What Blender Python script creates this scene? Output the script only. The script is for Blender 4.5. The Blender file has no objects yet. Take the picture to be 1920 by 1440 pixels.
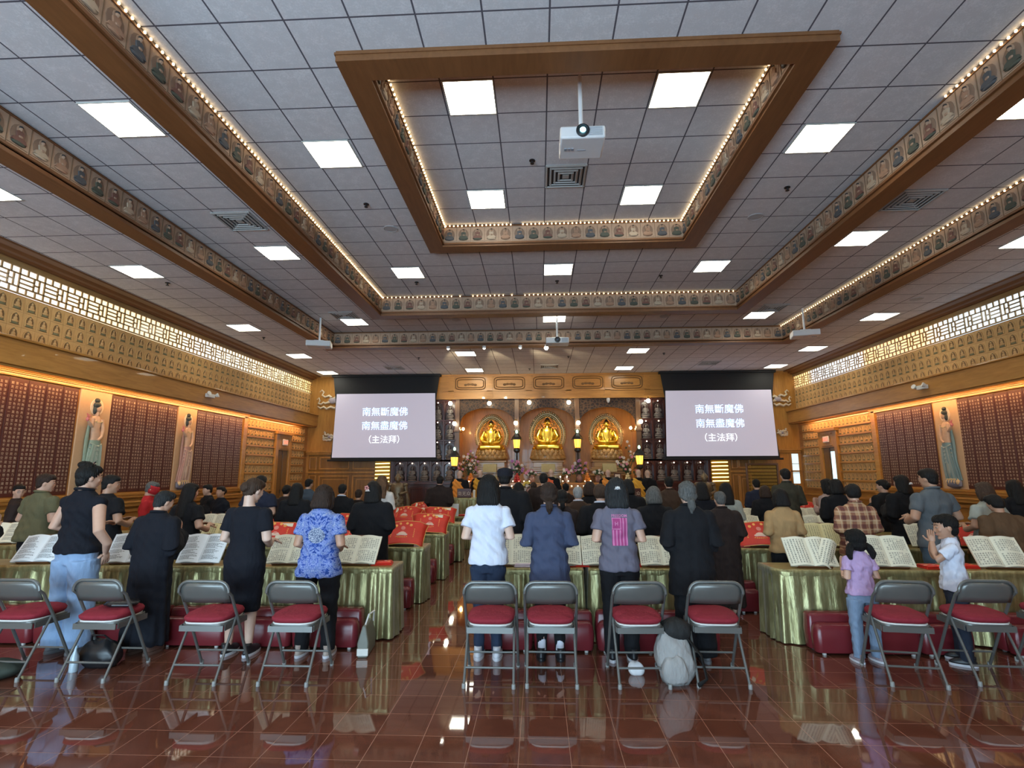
import bpy, bmesh, math, random
import numpy as np
from mathutils import Vector, Matrix, Euler
from mathutils.bvhtree import BVHTree

random.seed(7); np.random.seed(7)
SC = bpy.context.scene
COL = SC.collection
PI = math.pi

# ------------------------------------------------------------------ camera
CAM_H = 1.68
def _camera():
    p, y, r = [math.radians(v) for v in (9.427, -2.835, -0.167)]
    f = Vector((math.sin(y)*math.cos(p), math.cos(y)*math.cos(p), math.sin(p)))
    rt = Vector((math.cos(y), -math.sin(y), 0)); up = rt.cross(f)
    a = rt*math.cos(r) + up*math.sin(r); b = -rt*math.sin(r) + up*math.cos(r)
    cd = bpy.data.cameras.new('camera'); cam = bpy.data.objects.new('camera', cd); COL.objects.link(cam)
    cd.sensor_fit = 'HORIZONTAL'; cd.sensor_width = 36.0; cd.lens = 996.635*36/1920
    cd.clip_start = 0.05; cd.clip_end = 200
    M = Matrix((a, b, -f)).transposed().to_4x4(); M.translation = (0, 0, CAM_H)
    cam.matrix_world = M
    SC.camera = cam
_camera()

# ------------------------------------------------------------------ exposure, world, big lights
SC.view_settings.view_transform = 'Standard'; SC.view_settings.look = 'None'
SC.view_settings.gamma = 1; SC.view_settings.use_curve_mapping = False
SC.view_settings.exposure = 1.2
SC.cycles.use_denoising = True
SC.cycles.max_bounces = 6; SC.cycles.diffuse_bounces = 3; SC.cycles.glossy_bounces = 3
SC.cycles.transmission_bounces = 3; SC.cycles.transparent_max_bounces = 4
SC.cycles.sample_clamp_indirect = 4.0; SC.cycles.sample_clamp_direct = 0
SC.cycles.caustics_reflective = False; SC.cycles.caustics_refractive = False
SC.cycles.use_adaptive_sampling = True; SC.cycles.adaptive_threshold = 0.02
W = bpy.data.worlds.new('daylight'); SC.world = W; W.use_nodes = True
_n = W.node_tree.nodes; _l = W.node_tree.links
_bg = _n['Background']; _bg.inputs[0].default_value = (0.55, 0.72, 1.0, 1); _bg.inputs[1].default_value = 1.0

PANEL_W = 6.5        # ceiling light panels
WIN_W = .62          # clerestory paper windows
def lamp(name, kind, loc, power, color, size=None, size_y=None, target=None, spot=None, blend=0.6, radius=None):
    d = bpy.data.lights.new(name, kind); d.energy = power; d.color = color
    o = bpy.data.objects.new(name, d); COL.objects.link(o); o.location = loc
    if kind == 'AREA':
        d.shape = 'RECTANGLE'; d.size = size; d.size_y = size_y or size
    if kind == 'SPOT': d.spot_size = math.radians(spot); d.spot_blend = blend
    if radius is not None and kind != 'AREA': d.shadow_soft_size = radius
    if target is not None:
        o.rotation_euler = (Vector(target)-Vector(loc)).to_track_quat('-Z', 'Y').to_euler()
    return o
# daylight through the glazed entrance behind the camera
lamp('entrance_daylight', 'AREA', (-3.2, -4.4, 2.0), 560, (0.55, 0.82, 1.0), 9.5, 3.6, target=(-3.2, 5, 5.2))
# warm strips in the coves above the sutra panels
for _s, _x in ((1, -8.62), (-1, 9.32)):
    o = lamp('cove_strip', 'AREA', (_x, 9.8, 3.40), 105, (1.0, 0.55, 0.22), 0.06, 19.0)
    o.rotation_euler = (0, _s*math.radians(28), 0)

# ------------------------------------------------------------------ mesh builder
class MB:
    def __init__(s): s.v = []; s.f = []; s.m = []; s.n = 0
    def add(s, V, F, mi=0):
        V = np.asarray(V, float).reshape(-1, 3); s.v.append(V)
        n = s.n
        for f in F: s.f.append(tuple(i+n for i in f))
        if np.isscalar(mi): s.m.extend([mi]*len(F))
        else: s.m.extend(mi)
        s.n += len(V); return s
    def box(s, x0, x1, y0, y1, z0, z1, mi=0):
        V = [(x0,y0,z0),(x1,y0,z0),(x1,y1,z0),(x0,y1,z0),(x0,y0,z1),(x1,y0,z1),(x1,y1,z1),(x0,y1,z1)]
        return s.add(V, [(0,3,2,1),(4,5,6,7),(0,1,5,4),(1,2,6,5),(2,3,7,6),(3,0,4,7)], mi)
    def cbox(s, c, d, mi=0, R=None):
        V = np.array([(x,y,z) for z in (-.5,.5) for x,y in ((-.5,-.5),(.5,-.5),(.5,.5),(-.5,.5))])*np.array(d)
        if R is not None: V = V @ np.array(R).T
        return s.add(V+np.array(c), [(0,3,2,1),(4,5,6,7),(0,1,5,4),(1,2,6,5),(2,3,7,6),(3,0,4,7)], mi)
    def rings(s, R, mi=0, cap=True, closed=False):
        """R: list of rings, each (k,3)"""
        R = [np.asarray(r, float) for r in R]; k = len(R[0]); n = len(R); F = []
        rng = n if closed else n-1
        for i in range(rng):
            a = i*k; b = ((i+1) % n)*k
            for j in range(k):
                q = (j+1) % k; F.append((a+j, a+q, b+q, b+j))
        if cap and not closed:
            F.append(tuple(range(k-1, -1, -1))); F.append(tuple((n-1)*k+j for j in range(k)))
        return s.add(np.concatenate(R), F, mi)
    def loft(s, L, seg=16, mi=0, p=2.0):
        """L rows: (cx,cy,cz,rx,ry) horizontal super-ellipse rings, bottom to top"""
        t = np.arange(seg)*2*PI/seg; c = np.cos(t); q = np.sin(t)
        cx = np.sign(c)*np.abs(c)**(2/p); qy = np.sign(q)*np.abs(q)**(2/p)
        return s.rings([np.stack([r[0]+r[3]*cx, r[1]+r[4]*qy, np.full(seg, r[2])], 1) for r in L], mi)
    def tube(s, P, rad, seg=10, mi=0, cap=True, closed=False, flat=None):
        P = [Vector(p) for p in P]; n = len(P)
        if np.isscalar(rad): rad = [rad]*n
        R = []; up = None
        for i in range(n):
            if closed: d = P[(i+1) % n]-P[i-1]
            else: d = P[min(i+1, n-1)]-P[max(i-1, 0)]
            if d.length < 1e-9: d = Vector((0, 0, 1))
            d.normalize()
            if up is None:
                up = Vector((0, 0, 1)) if abs(d.z) < .9 else Vector((0, 1, 0))
            u = up - d*up.dot(d)
            if u.length < 1e-6: u = d.orthogonal()
            u.normalize(); w = d.cross(u); up = u
            fl = flat or (1, 1)
            R.append([tuple(P[i] + u*rad[i]*fl[0]*math.cos(2*PI*j/seg) + w*rad[i]*fl[1]*math.sin(2*PI*j/seg)) for j in range(seg)])
        return s.rings(R, mi, cap, closed)
    def lathe(s, prof, c=(0,0,0), seg=16, mi=0, cap=True):
        """prof rows (r,z)"""
        return s.rings([[(c[0]+r*math.cos(2*PI*j/seg), c[1]+r*math.sin(2*PI*j/seg), c[2]+z) for j in range(seg)] for r, z in prof], mi, cap)
    def ell(s, c, r, seg=12, rr=8, mi=0, R=None):
        V = []
        for i in range(1, rr):
            a = PI*i/rr
            for j in range(seg):
                b = 2*PI*j/seg; V.append((math.sin(a)*math.cos(b), math.sin(a)*math.sin(b), -math.cos(a)))
        V.append((0,0,-1)); V.append((0,0,1)); nb = len(V)-2; nt = len(V)-1
        F = []
        for i in range(rr-2):
            for j in range(seg):
                q = (j+1) % seg; F.append((i*seg+j, i*seg+q, (i+1)*seg+q, (i+1)*seg+j))
        for j in range(seg):
            q = (j+1) % seg; F.append((nb, q, j)); F.append((nt, (rr-2)*seg+j, (rr-2)*seg+q))
        V = np.array(V)*np.array(r)
        if R is not None: V = V @ np.array(R).T
        return s.add(V+np.array(c), F, mi)
    def prism(s, poly, y0, y1, mi=0, axis='y'):
        """poly of (x,z) extruded along y (or as (y,z) along x, (x,y) along z)"""
        def P(a, b, t):
            return (a, t, b) if axis == 'y' else ((t, a, b) if axis == 'x' else (a, b, t))
        n = len(poly); V = [P(a, b, y0) for a, b in poly]+[P(a, b, y1) for a, b in poly]
        F = [tuple(range(n)), tuple(range(2*n-1, n-1, -1))]+[(i, i+n, (i+1) % n+n, (i+1) % n) for i in range(n)]
        return s.add(V, F, mi)
    def arrays(s):
        return (np.concatenate(s.v) if s.v else np.zeros((0, 3))), s.f, s.m
    def merge(s, o, M=None, T=(0,0,0), mi=None):
        V, F, m = o.arrays()
        if M is not None: V = V @ np.array(M).T
        return s.add(V+np.array(T), F, m if mi is None else mi)
    def mesh(s, name, mats, smooth=35, fix=True):
        V, F, m = s.arrays(); me = bpy.data.meshes.new(name)
        me.from_pydata(V.tolist(), [], F)
        for q in (mats if isinstance(mats, (list, tuple)) else [mats]): me.materials.append(q)
        if m and max(m) > 0: me.polygons.foreach_set('material_index', m)
        if fix and len(F) < 60000:
            b = bmesh.new(); b.from_mesh(me); bmesh.ops.recalc_face_normals(b, faces=b.faces); b.to_mesh(me); b.free()
        if smooth:
            me.shade_smooth()
            if smooth < 180: me.set_sharp_from_angle(angle=math.radians(smooth))
        me.update(); return me
    def obj(s, name, mats, parent=None, loc=None, smooth=35, bevel=0, fix=True):
        me = s.mesh(name, mats, smooth, fix); return link(name, me, parent, loc, bevel)

def link(name, me, parent=None, loc=None, bevel=0):
    o = bpy.data.objects.new(name, me); COL.objects.link(o)
    if parent is not None: o.parent = parent
    if loc is not None: o.location = loc
    if bevel:
        b = o.modifiers.new('bevel', 'BEVEL'); b.width = bevel; b.segments = 2; b.limit_method = 'ANGLE'; b.angle_limit = math.radians(40)
    return o
def tag(o, label=None, cat=None, group=None, kind=None):
    if label: o['label'] = label
    if cat: o['category'] = cat
    if group: o['group'] = group
    if kind: o['kind'] = kind
    return o
def thing(name, label, cat, loc=(0,0,0), rz=0, group=None):
    o = bpy.data.objects.new(name, None); COL.objects.link(o); o.location = loc; o.rotation_euler = (0, 0, rz)
    o.empty_display_size = .1
    return tag(o, label, cat, group)
def struct(o): o['kind'] = 'structure'; return o
KIDS = {}
def copy_tree(o, parent=None):
    c = o.copy(); COL.objects.link(c)
    if parent is not None: c.parent = parent
    for ch in [q for q in o.children]: copy_tree(ch, c)
    return c
def dup(root, loc, rz=0, label=None, group=None, scale=None):
    c = copy_tree(root); c.location = loc; c.rotation_euler = (0, 0, rz)
    if label: c['label'] = label
    if group: c['group'] = group
    if scale: c.scale = (scale,)*3
    return c

# ------------------------------------------------------------------ materials
class NT:
    def __init__(s, name):
        s.mat = bpy.data.materials.new(name); s.mat.use_nodes = True
        s.t = s.mat.node_tree; s.b = s.t.nodes['Principled BSDF']
    def n(s, typ, **kw):
        q = s.t.nodes.new('ShaderNode'+typ)
        for k, v in kw.items():
            if k.startswith('i_'):
                key = k[2:]; key = int(key) if key.isdigit() else key.replace('_', ' ')
                s.set(q.inputs[key], v)
            else: setattr(q, k, v)
        return q
    def set(s, inp, v):
        if isinstance(v, bpy.types.NodeSocket): s.t.links.new(v, inp)
        else: inp.default_value = v
    def math(s, op, a, b=0.0, c=None):
        q = s.n('Math', operation=op); s.set(q.inputs[0], a); s.set(q.inputs[1], b)
        if c is not None: s.set(q.inputs[2], c)
        return q.outputs[0]
    def mix(s, f, a, b):
        q = s.n('Mix', data_type='RGBA'); s.set(q.inputs[0], f); s.set(q.inputs[6], a); s.set(q.inputs[7], b); return q.outputs[2]
    def ramp(s, f, stops):
        q = s.n('ValToRGB'); s.set(q.inputs[0], f); e = q.color_ramp.elements
        while len(e) < len(stops): e.new(0.5)
        for i, (p, c) in enumerate(stops): e[i].position = p; e[i].color = (*c, 1) if len(c) == 3 else c
        return q.outputs[0]
    def bump(s, h, strength=.3, dist=.01):
        q = s.n('Bump'); q.inputs['Strength'].default_value = strength; q.inputs['Distance'].default_value = dist
        s.set(q.inputs['Height'], h); s.set(s.b.inputs['Normal'], q.outputs[0])
    def coord(s, scale=(1,1,1), kind='Object'):
        c = s.n('TexCoord'); m = s.n('Mapping'); s.set(m.inputs[0], c.outputs[kind]); m.inputs['Scale'].default_value = scale
        return m.outputs[0]
    def noise(s, vec, scale=5, detail=3, rough=.5, out=0, distortion=0):
        q = s.n('TexNoise'); s.set(q.inputs['Vector'], vec); q.inputs['Scale'].default_value = scale
        q.inputs['Detail'].default_value = detail; q.inputs['Roughness'].default_value = rough
        q.inputs['Distortion'].default_value = distortion
        return q.outputs[out]
    def xyz(s, kind='Object'):
        c = s.n('TexCoord'); q = s.n('SeparateXYZ'); s.set(q.inputs[0], c.outputs[kind]); return q.outputs
    def done(s, color=None, rough=.5, metal=0, spec=None, **kw):
        if color is not None: s.set(s.b.inputs['Base Color'], color if isinstance(color, bpy.types.NodeSocket) else (*color, 1))
        s.set(s.b.inputs['Roughness'], rough); s.set(s.b.inputs['Metallic'], metal)
        if spec is not None: s.b.inputs['Specular IOR Level'].default_value = spec
        for k, v in kw.items(): s.set(s.b.inputs[k.replace('_', ' ')], v)
        return s.mat
MATS = {}
def plain(name, color, rough=.5, metal=0, var=.12, scale=20, bump=0, spec=None, **kw):
    if name in MATS: return MATS[name]
    t = NT(name); v = t.coord(); f = t.noise(v, scale, 2)
    a = tuple(c*(1-var) for c in color); b = tuple(min(1, c*(1+var)) for c in color)
    c = t.mix(f, (*a, 1), (*b, 1))
    if bump: t.bump(f, bump, .01)
    MATS[name] = t.done(c, rough, metal, spec, **kw); return MATS[name]
def wood(name, c1, c2, axis='z', scale=3.0, rough=.35, coat=.2):
    t = NT(name); s = {'x': (.12, 1, 1), 'y': (1, .12, 1), 'z': (1, 1, .12)}[axis]
    v = t.coord(s); f = t.noise(v, scale*6, 5, .6, distortion=.6); g = t.noise(v, scale*.8, 2)
    f2 = t.math('ADD', t.math('MULTIPLY', f, .6), t.math('MULTIPLY', g, .4))
    c = t.ramp(f2, [(.32, c1), (.68, c2)]); t.bump(f, .08, .004)
    MATS[name] = t.done(c, rough, 0); t.b.inputs['Coat Weight'].default_value = coat; return MATS[name]
def glow(name, color, strength, sampling=None):
    t = NT(name); t.done(color, .6)
    t.b.inputs['Emission Color'].default_value = (*color, 1); t.b.inputs['Emission Strength'].default_value = strength
    if sampling: t.mat.cycles.emission_sampling = sampling
    MATS[name] = t.mat; return t.mat
def cloth(name, color, var=.1, rough=.85, scale=9, fold=.5, sheen=.0):
    """woven cloth: broad soft colour variation, fold and weave bumps"""
    if name in MATS: return MATS[name]
    t = NT(name); v = t.coord((1, 1, .5)); f = t.noise(v, scale, 3); w = t.noise(t.coord(), 220, 1)
    a = tuple(c*(1-var) for c in color); b = tuple(min(1, c*(1+var)) for c in color)
    c = t.mix(f, (*a, 1), (*b, 1))
    t.bump(t.math('ADD', t.math('MULTIPLY', f, 1.0), t.math('MULTIPLY', w, .05)), fold, .06)
    m = t.done(c, rough, 0, .25)
    if sheen: t.b.inputs['Sheen Weight'].default_value = sheen
    MATS[name] = m; return m

OAK = wood('honey oak', (.36, .150, .026), (.58, .275, .060), 'z')
OAK_Y = wood('honey oak along', (.36, .150, .026), (.58, .275, .060), 'y')
OAK_X = wood('honey oak across', (.34, .145, .026), (.54, .25, .055), 'x')
BEAM = wood('beam veneer', (.155, .060, .020), (.225, .092, .032), 'y', rough=.5, coat=0)
OAKF = wood('oak field', (.20, .085, .014), (.32, .15, .030), 'z')  # darker oak of the panel fields; tone also stands in for moulding shade
REDWOOD = wood('rosewood', (.055, .012, .008), (.11, .026, .016), 'z', rough=.3)
GOLD = plain('gilded metal', (.95, .62, .12), .22, 1.0, .08, 8)
GOLDLEAF = plain('gold paint', (.80, .55, .15), .35, .8, .1, 12)
WHITEP = plain('white plastic', (.80, .80, .82), .35, 0, .03)
DARK = plain('black plastic', (.012, .012, .014), .4, 0, .2)
CREAM = plain('cream paint', (.74, .60, .42), .6, 0, .05)
SKIN = plain('skin', (.58, .34, .24), .5, 0, .08, 30); SKIN.node_tree.nodes['Principled BSDF'].inputs['Subsurface Weight'].default_value = 0.0
# ================================================================== ROOM
CX = 0.47
XL, XR, YB, YF = -8.9, 9.6, 20.2, -4.2
def ceil_mat(name, TX, TY, ox, oy, tint=(.82, .80, .82)):
    t = NT(name); X, Y, Z = t.xyz()
    ax = t.math('ABSOLUTE', t.math('SUBTRACT', X, CX))
    def line(v, T, o):
        q = t.math('SUBTRACT', v, o-T/2); q = t.math('DIVIDE', q, T); q = t.math('SUBTRACT', q, t.math('FLOOR', q))
        q = t.math('ABSOLUTE', t.math('SUBTRACT', q, .5))          # 0 at the joint
        return t.math('MULTIPLY', q, T)
    d = t.math('MINIMUM', line(ax, TX, ox), line(Y, TY, oy))
    g = t.math('LESS_THAN', d, .009)
    v = t.coord(); n1 = t.noise(v, 7, 5, .75); n2 = t.noise(v, 46, 3, .8)
    f = t.ramp(t.math('MULTIPLY', n1, n2), [(.22, tuple(c*.80 for c in tint)), (.40, tint)])
    # every tile its own faint tone
    wx = t.math('FLOOR', t.math('DIVIDE', t.math('SUBTRACT', ax, ox), TX)); wy = t.math('FLOOR', t.math('DIVIDE', t.math('SUBTRACT', Y, oy), TY))
    cmb = t.n('CombineXYZ'); t.set(cmb.inputs[0], wx); t.set(cmb.inputs[1], wy); wn = t.n('TexWhiteNoise'); t.set(wn.inputs['Vector'], cmb.outputs[0])
    f = t.mix(t.math('MULTIPLY', wn.outputs['Value'], .25), f, (tint[0]*.8, tint[1]*.8, tint[2]*.82, 1))
    c = t.mix(g, f, (.12, .11, .13, 1))
    t.bump(t.math('SUBTRACT', t.math('MULTIPLY', n2, .2), g), .5, .006)
    return t.done(c, .9, 0, .2)
CT = [ceil_mat('ceiling tiles low', .64, .62, .61, .12), ceil_mat('ceiling tiles second', .64, .62, .49, .12),
      ceil_mat('ceiling tiles third', .64, .62, .32, .02), ceil_mat('ceiling tiles coffer', .64, .62, .32, .02)]
Z3, Z23, Z12, Z1 = 5.40, 5.78, 5.98, 6.28
R1i = (-1.76, 2.71, 5.05, 9.35); R1o = (-2.05, 3.01, 4.76, 9.63)
R2i = (-3.86, 4.78, 1.95, 12.50); R2o = (-4.16, 5.08, 1.65, 12.80)
R3i = (-6.02, 6.94, -0.40, 15.0); R3o = (-6.32, 7.24, -0.70, 15.3)
c = MB()
def annulus(o, i, z, mi, th=.06):
    c.box(o[0], o[1], o[2], i[2], z, z+th, mi); c.box(o[0], o[1], i[3], o[3], z, z+th, mi)
    c.box(o[0], i[0], i[2], i[3], z, z+th, mi); c.box(i[1], o[1], i[2], i[3], z, z+th, mi)
annulus((XL-.2, XR+.2, YF-.2, 22.2), R3i, Z3, 0); annulus(R3i, R2i, Z23, 1); annulus(R2i, R1i, Z12, 2)
c.box(*R1i, Z1, Z1+.06, 3)
struct(c.obj('ceiling', CT, smooth=0))
def beam(i, o, zb, zt, label, lip):
    m = MB()
    for (x0, x1, y0, y1) in ((o[0], o[1], o[2], i[2]), (o[0], o[1], i[3], o[3]), (o[0], i[0], i[2], i[3]), (i[1], o[1], i[2], i[3])):
        m.box(x0, x1, y0, y1, zb, zt)
        m.box(x0-.012*(x0 == o[0]), x1+.012*(x1 == o[1]), y0-.012*(y0 == o[2]), y1+.012*(y1 == o[3]), zb+lip, zb+lip+.025)
    ob = m.obj('beam_frame', BEAM, smooth=0); struct(ob); ob['label'] = label; return ob
beam(R1i, R1o, 5.86, Z1+.02, 'inner square ceiling beam frame', .07)
beam(R2i, R2o, 5.50, Z12+.02, 'middle ceiling beam frame', .10)
beam(R3i, R3o, 5.30, Z23+.02, 'outer ceiling beam frame', .05)

# ---- painted plaques on the inner faces of the beams
PL = [plain('plaque stone', (.44, .30, .21), .8, 0, .1), plain('plaque groove', (.20, .12, .07), .8), plain('plaque halo', (.25, .16, .11), .8, 0, .1),
      plain('paint blue', (.095, .095, .10), .7), plain('paint green', (.085, .088, .065), .7), plain('paint red', (.19, .085, .062), .7),
      plain('paint white', (.46, .35, .25), .7), plain('paint tan', (.38, .22, .14), .7), plain('paint hair', (.03, .025, .025), .7), plain('paint skin', (.38, .24, .16), .7)]
def disc(m, cx, cz, rx, rz, y0, y1, mi, n=12, a0=0, a1=2*PI):
    m.prism([(cx+rx*math.cos(a0+(a1-a0)*k/n), cz+rz*math.sin(a0+(a1-a0)*k/n)) for k in range(n)], y0, y1, mi)
def plaque(robe):
    """unit plaque, x in -.5..+.5 of width, faces -y, height 1 (z 0..1)"""
    m = MB(); m.box(-.5, .5, 0, .01, 0, 1, 0); m.box(-.5, -.485, -.012, 0, 0, 1, 1)
    m.box(-.44, .44, -.006, 0, .08, .095, 1)
    disc(m, 0, .50, .37, .38, -.008, 0, 2, 14)
    disc(m, 0, .70, .15, .16, -.012, 0, 0, 12)                     # head halo
    m.ell((0, -.012, .20), (.34, .03, .07), 12, 4, robe if robe != 5 else 4)   # lotus seat
    m.prism([(-.33, .24), (.33, .24), (.27, .36), (.13, .42), (.17, .60), (.06, .66), (-.06, .66), (-.17, .60), (-.13, .42), (-.27, .36)], -.03, 0, robe)
    m.ell((.02, -.03, .44), (.10, .015, .05), 8, 4, 9)
    m.ell((0, -.02, .72), (.075, .03, .09), 8, 5, 9); m.ell((0, -.018, .785), (.08, .034, .06), 8, 5, 8)
    return m
PQ = [plaque(r).arrays() for r in (3, 4, 5, 6, 7)]
def frieze(i, z0, z1, w, sides, off=.012):
    m = MB(); h = z1-z0
    for sd in sides:
        if sd == 'far': n = round((i[1]-i[0])/w); L = i[1]-i[0]
        else: n = round((i[3]-i[2])/w); L = i[3]-i[2]
        ww = L/n
        for k in range(n):
            V, F, mi = PQ[(k if sd != 'left' else k+2) % 5]
            V = V*np.array([ww, 1.0 if 0 else .8, h]); u = (k+.5)*ww
            if sd == 'far': P = np.stack([i[0]+u+V[:, 0], i[3]-off+V[:, 1], z0+V[:, 2]], 1)
            elif sd == 'left': P = np.stack([i[0]+off-V[:, 1], i[2]+u+V[:, 0], z0+V[:, 2]], 1)
            else: P = np.stack([i[1]-off+V[:, 1], i[3]-u-V[:, 0], z0+V[:, 2]], 1)
            m.add(P, F, mi)
    ob = m.obj('painted_plaque_frieze', PL, smooth=30, fix=False); struct(ob)
    mm = MB(); t = .03
    for z, hh in ((z0-.035, .035), (z1, .012)):
        if 'far' in sides: mm.box(i[0], i[1], i[3]-t, i[3], z, z+hh)
        if 'left' in sides: mm.box(i[0], i[0]+t, i[2], i[3], z, z+hh)
        if 'right' in sides: mm.box(i[1]-t, i[1], i[2], i[3], z, z+hh)
    o2 = mm.obj('plaque_border', BEAM, smooth=0); struct(o2)
frieze(R1i, 5.93, 6.235, .263, ('left', 'far', 'right'))
frieze(R2i, 5.60, 5.935, .286, ('left', 'far', 'right'))
frieze(R3i, 5.40, 5.735, .282, ('left', 'far', 'right'))

# ---- strings of bulbs
BULB = glow('warm bulb', (1.0, .72, .36), 2.8, 'FRONT'); BULBOFF = plain('dead bulb', (.05, .04, .04), .4); CORD = plain('dark cord', (.03, .02, .015), .6)
bulb_me = MB().ell((0, 0, 0), (.0145, .0145, .017), 6, 4).mesh('bulb', BULB, 180)
def bulb_string(p0, p1, step, label, skip=(), inward=(0, 0)):
    p0 = Vector(p0); p1 = Vector(p1); L = (p1-p0).length; n = int(L/step); d = (p1-p0)/n
    r = thing('string_lights', label, 'string lights', p0, 0)
    MB().tube([(0, 0, 0), tuple(p1-p0)], .004, 5).obj('cord', CORD, r)
    idx = [k for k in range(n+1) if k not in skip]
    dist = sorted(idx, key=lambda k: (p0+d*k).length)
    near = set(dist[:100]); rest = [k for k in idx if k not in near]
    for k in sorted(near): link('bulb', bulb_me, r, d*k+Vector((inward[0], inward[1], -.012+random.uniform(-.004, .004))))
    if rest:
        m = MB()
        for k in rest: m.ell(tuple(d*k+Vector((inward[0], inward[1], -.012))), (.0145, .0145, .017), 6, 4)
        o = m.obj('bulb', BULB, r, smooth=180, fix=False); o['kind'] = 'stuff'
bulb_string((-1.725, 5.1, 6.262), (-1.725, 9.32, 6.262), .082, 'lit warm bulb string along the left side of the inner ceiling coffer', inward=(.01, 0))
bulb_string((-1.70, 9.315, 6.262), (2.66, 9.315, 6.262), .076, 'lit warm bulb string along the far side of the inner ceiling coffer', skip=(17, 18), inward=(0, -.01))
bulb_string((2.675, 9.3, 6.262), (2.675, 5.1, 6.262), .082, 'lit warm bulb string along the right side of the inner ceiling coffer', inward=(-.01, 0))
bulb_string((-3.825, 3.0, 5.962), (-3.825, 12.45, 5.962), .082, 'lit warm bulb string along the left side of the middle ceiling frame', inward=(.01, 0))
bulb_string((-3.8, 12.465, 5.962), (4.7, 12.465, 5.962), .105, 'lit warm bulb string along the far side of the middle ceiling frame', skip=(17, 19, 20, 29, 31, 32), inward=(0, -.01))
bulb_string((4.745, 3.0, 5.962), (4.745, 5.75, 5.962), .082, 'short lit bulb string on the near right part of the middle ceiling frame', inward=(-.01, 0))
bulb_string((6.905, 14.95, 5.762), (6.905, 5.6, 5.762), .10, 'lit warm bulb string along the right side of the outer ceiling frame', inward=(-.01, 0))

# ---- ceiling light panels
PAN = glow('light panel', (1.0, .97, .80), PANEL_W); FRM = plain('panel frame', (.55, .55, .50), .5)
pm = MB()
for a, b, cc, d in ((-.31, .31, -.31, -.295), (-.31, .31, .295, .31), (-.31, -.295, -.295, .295), (.295, .31, -.295, .295)): pm.box(a, b, cc, d, -.012, .0)
pf_me = pm.mesh('frame', FRM, 0); pd_me = MB().box(-.295, .295, -.295, .295, -.008, 0).mesh('diffuser', PAN, 0)
LP = [(-.80, 5.91, Z1, 'near left light panel inside the inner coffer'), (1.75, 5.91, Z1, 'near right light panel inside the inner coffer'),
 (-.84, 8.41, Z1, 'far left light panel inside the inner coffer'), (1.76, 8.41, Z1, 'far right light panel inside the inner coffer'),
 (-2.76, 6.53, Z12, 'light panel just left of the inner square coffer'), (3.70, 6.53, Z12, 'light panel just right of the inner square coffer'),
 (-2.80, 10.91, Z12, 'left of three light panels beyond the inner coffer'), (.46, 10.91, Z12, 'middle of three light panels beyond the inner coffer'), (3.70, 10.91, Z12, 'right of three light panels beyond the inner coffer'),
 (-4.83, 5.42, Z23, 'large near light panel between the two left ceiling frames'), (-4.88, 9.27, Z23, 'second light panel between the two left ceiling frames'),
 (5.62, 5.66, Z23, 'nearest light panel at the right picture edge between ceiling frames'), (5.77, 9.23, Z23, 'second light panel between the two right ceiling frames'),
 (-5.03, 13.94, Z23, 'light panel near the far left corner of the outer ceiling frame'), (5.87, 13.94, Z23, 'light panel near the far right corner of the outer ceiling frame'), (.46, 13.94, Z23, 'light panel half hidden by the pole of the far middle projector'),
 (-7.35, 6.15, Z3, 'outermost left ceiling light panel cut by the picture edge'), (-7.45, 9.1, Z3, 'nearest whole light panel above the left wall side'), (-7.6, 13.0, Z3, 'second light panel along the left wall side'), (-7.68, 16.4, Z3, 'third light panel along the left wall side'),
 (8.1, 8.6, Z3, 'outermost right ceiling light panel cut by the picture edge'), (8.33, 12.95, Z3, 'nearest whole light panel above the right wall side'), (8.43, 16.35, Z3, 'second light panel along the right wall side'), (8.5, 19.1, Z3, 'last light panel in the far right corner of the ceiling'),
 (-2.28, 16.4, Z3, 'left light panel of the pair above the altar, nearer row'), (3.11, 16.3, Z3, 'right light panel of the pair above the altar, nearer row'),
 (-2.33, 19.15, Z3, 'left light panel of the pair against the altar header'), (3.12, 19.1, Z3, 'right light panel of the pair against the altar header'), (-7.9, 19.3, Z3, 'last light panel in the far left corner of the ceiling'),
 (-2.8, 3.2, Z12, None), (3.7, 3.2, Z12, None), (.46, 3.2, Z12, None), (-4.83, 1.2, Z23, None), (5.7, 1.2, Z23, None), (-7.4, 2.2, Z3, None), (8.2, 3.6, Z3, None), (.46, -2.2, Z3, None), (-4, -2.2, Z3, None), (5, -2.2, Z3, None)]
for x, y, z, lab in LP:
    t = thing('ceiling_light', lab or 'square light panel behind the viewpoint', 'ceiling light', (x, y, z), 0, 'square ceiling light panels')
    link('frame', pf_me, t); link('diffuser', pd_me, t)
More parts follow.
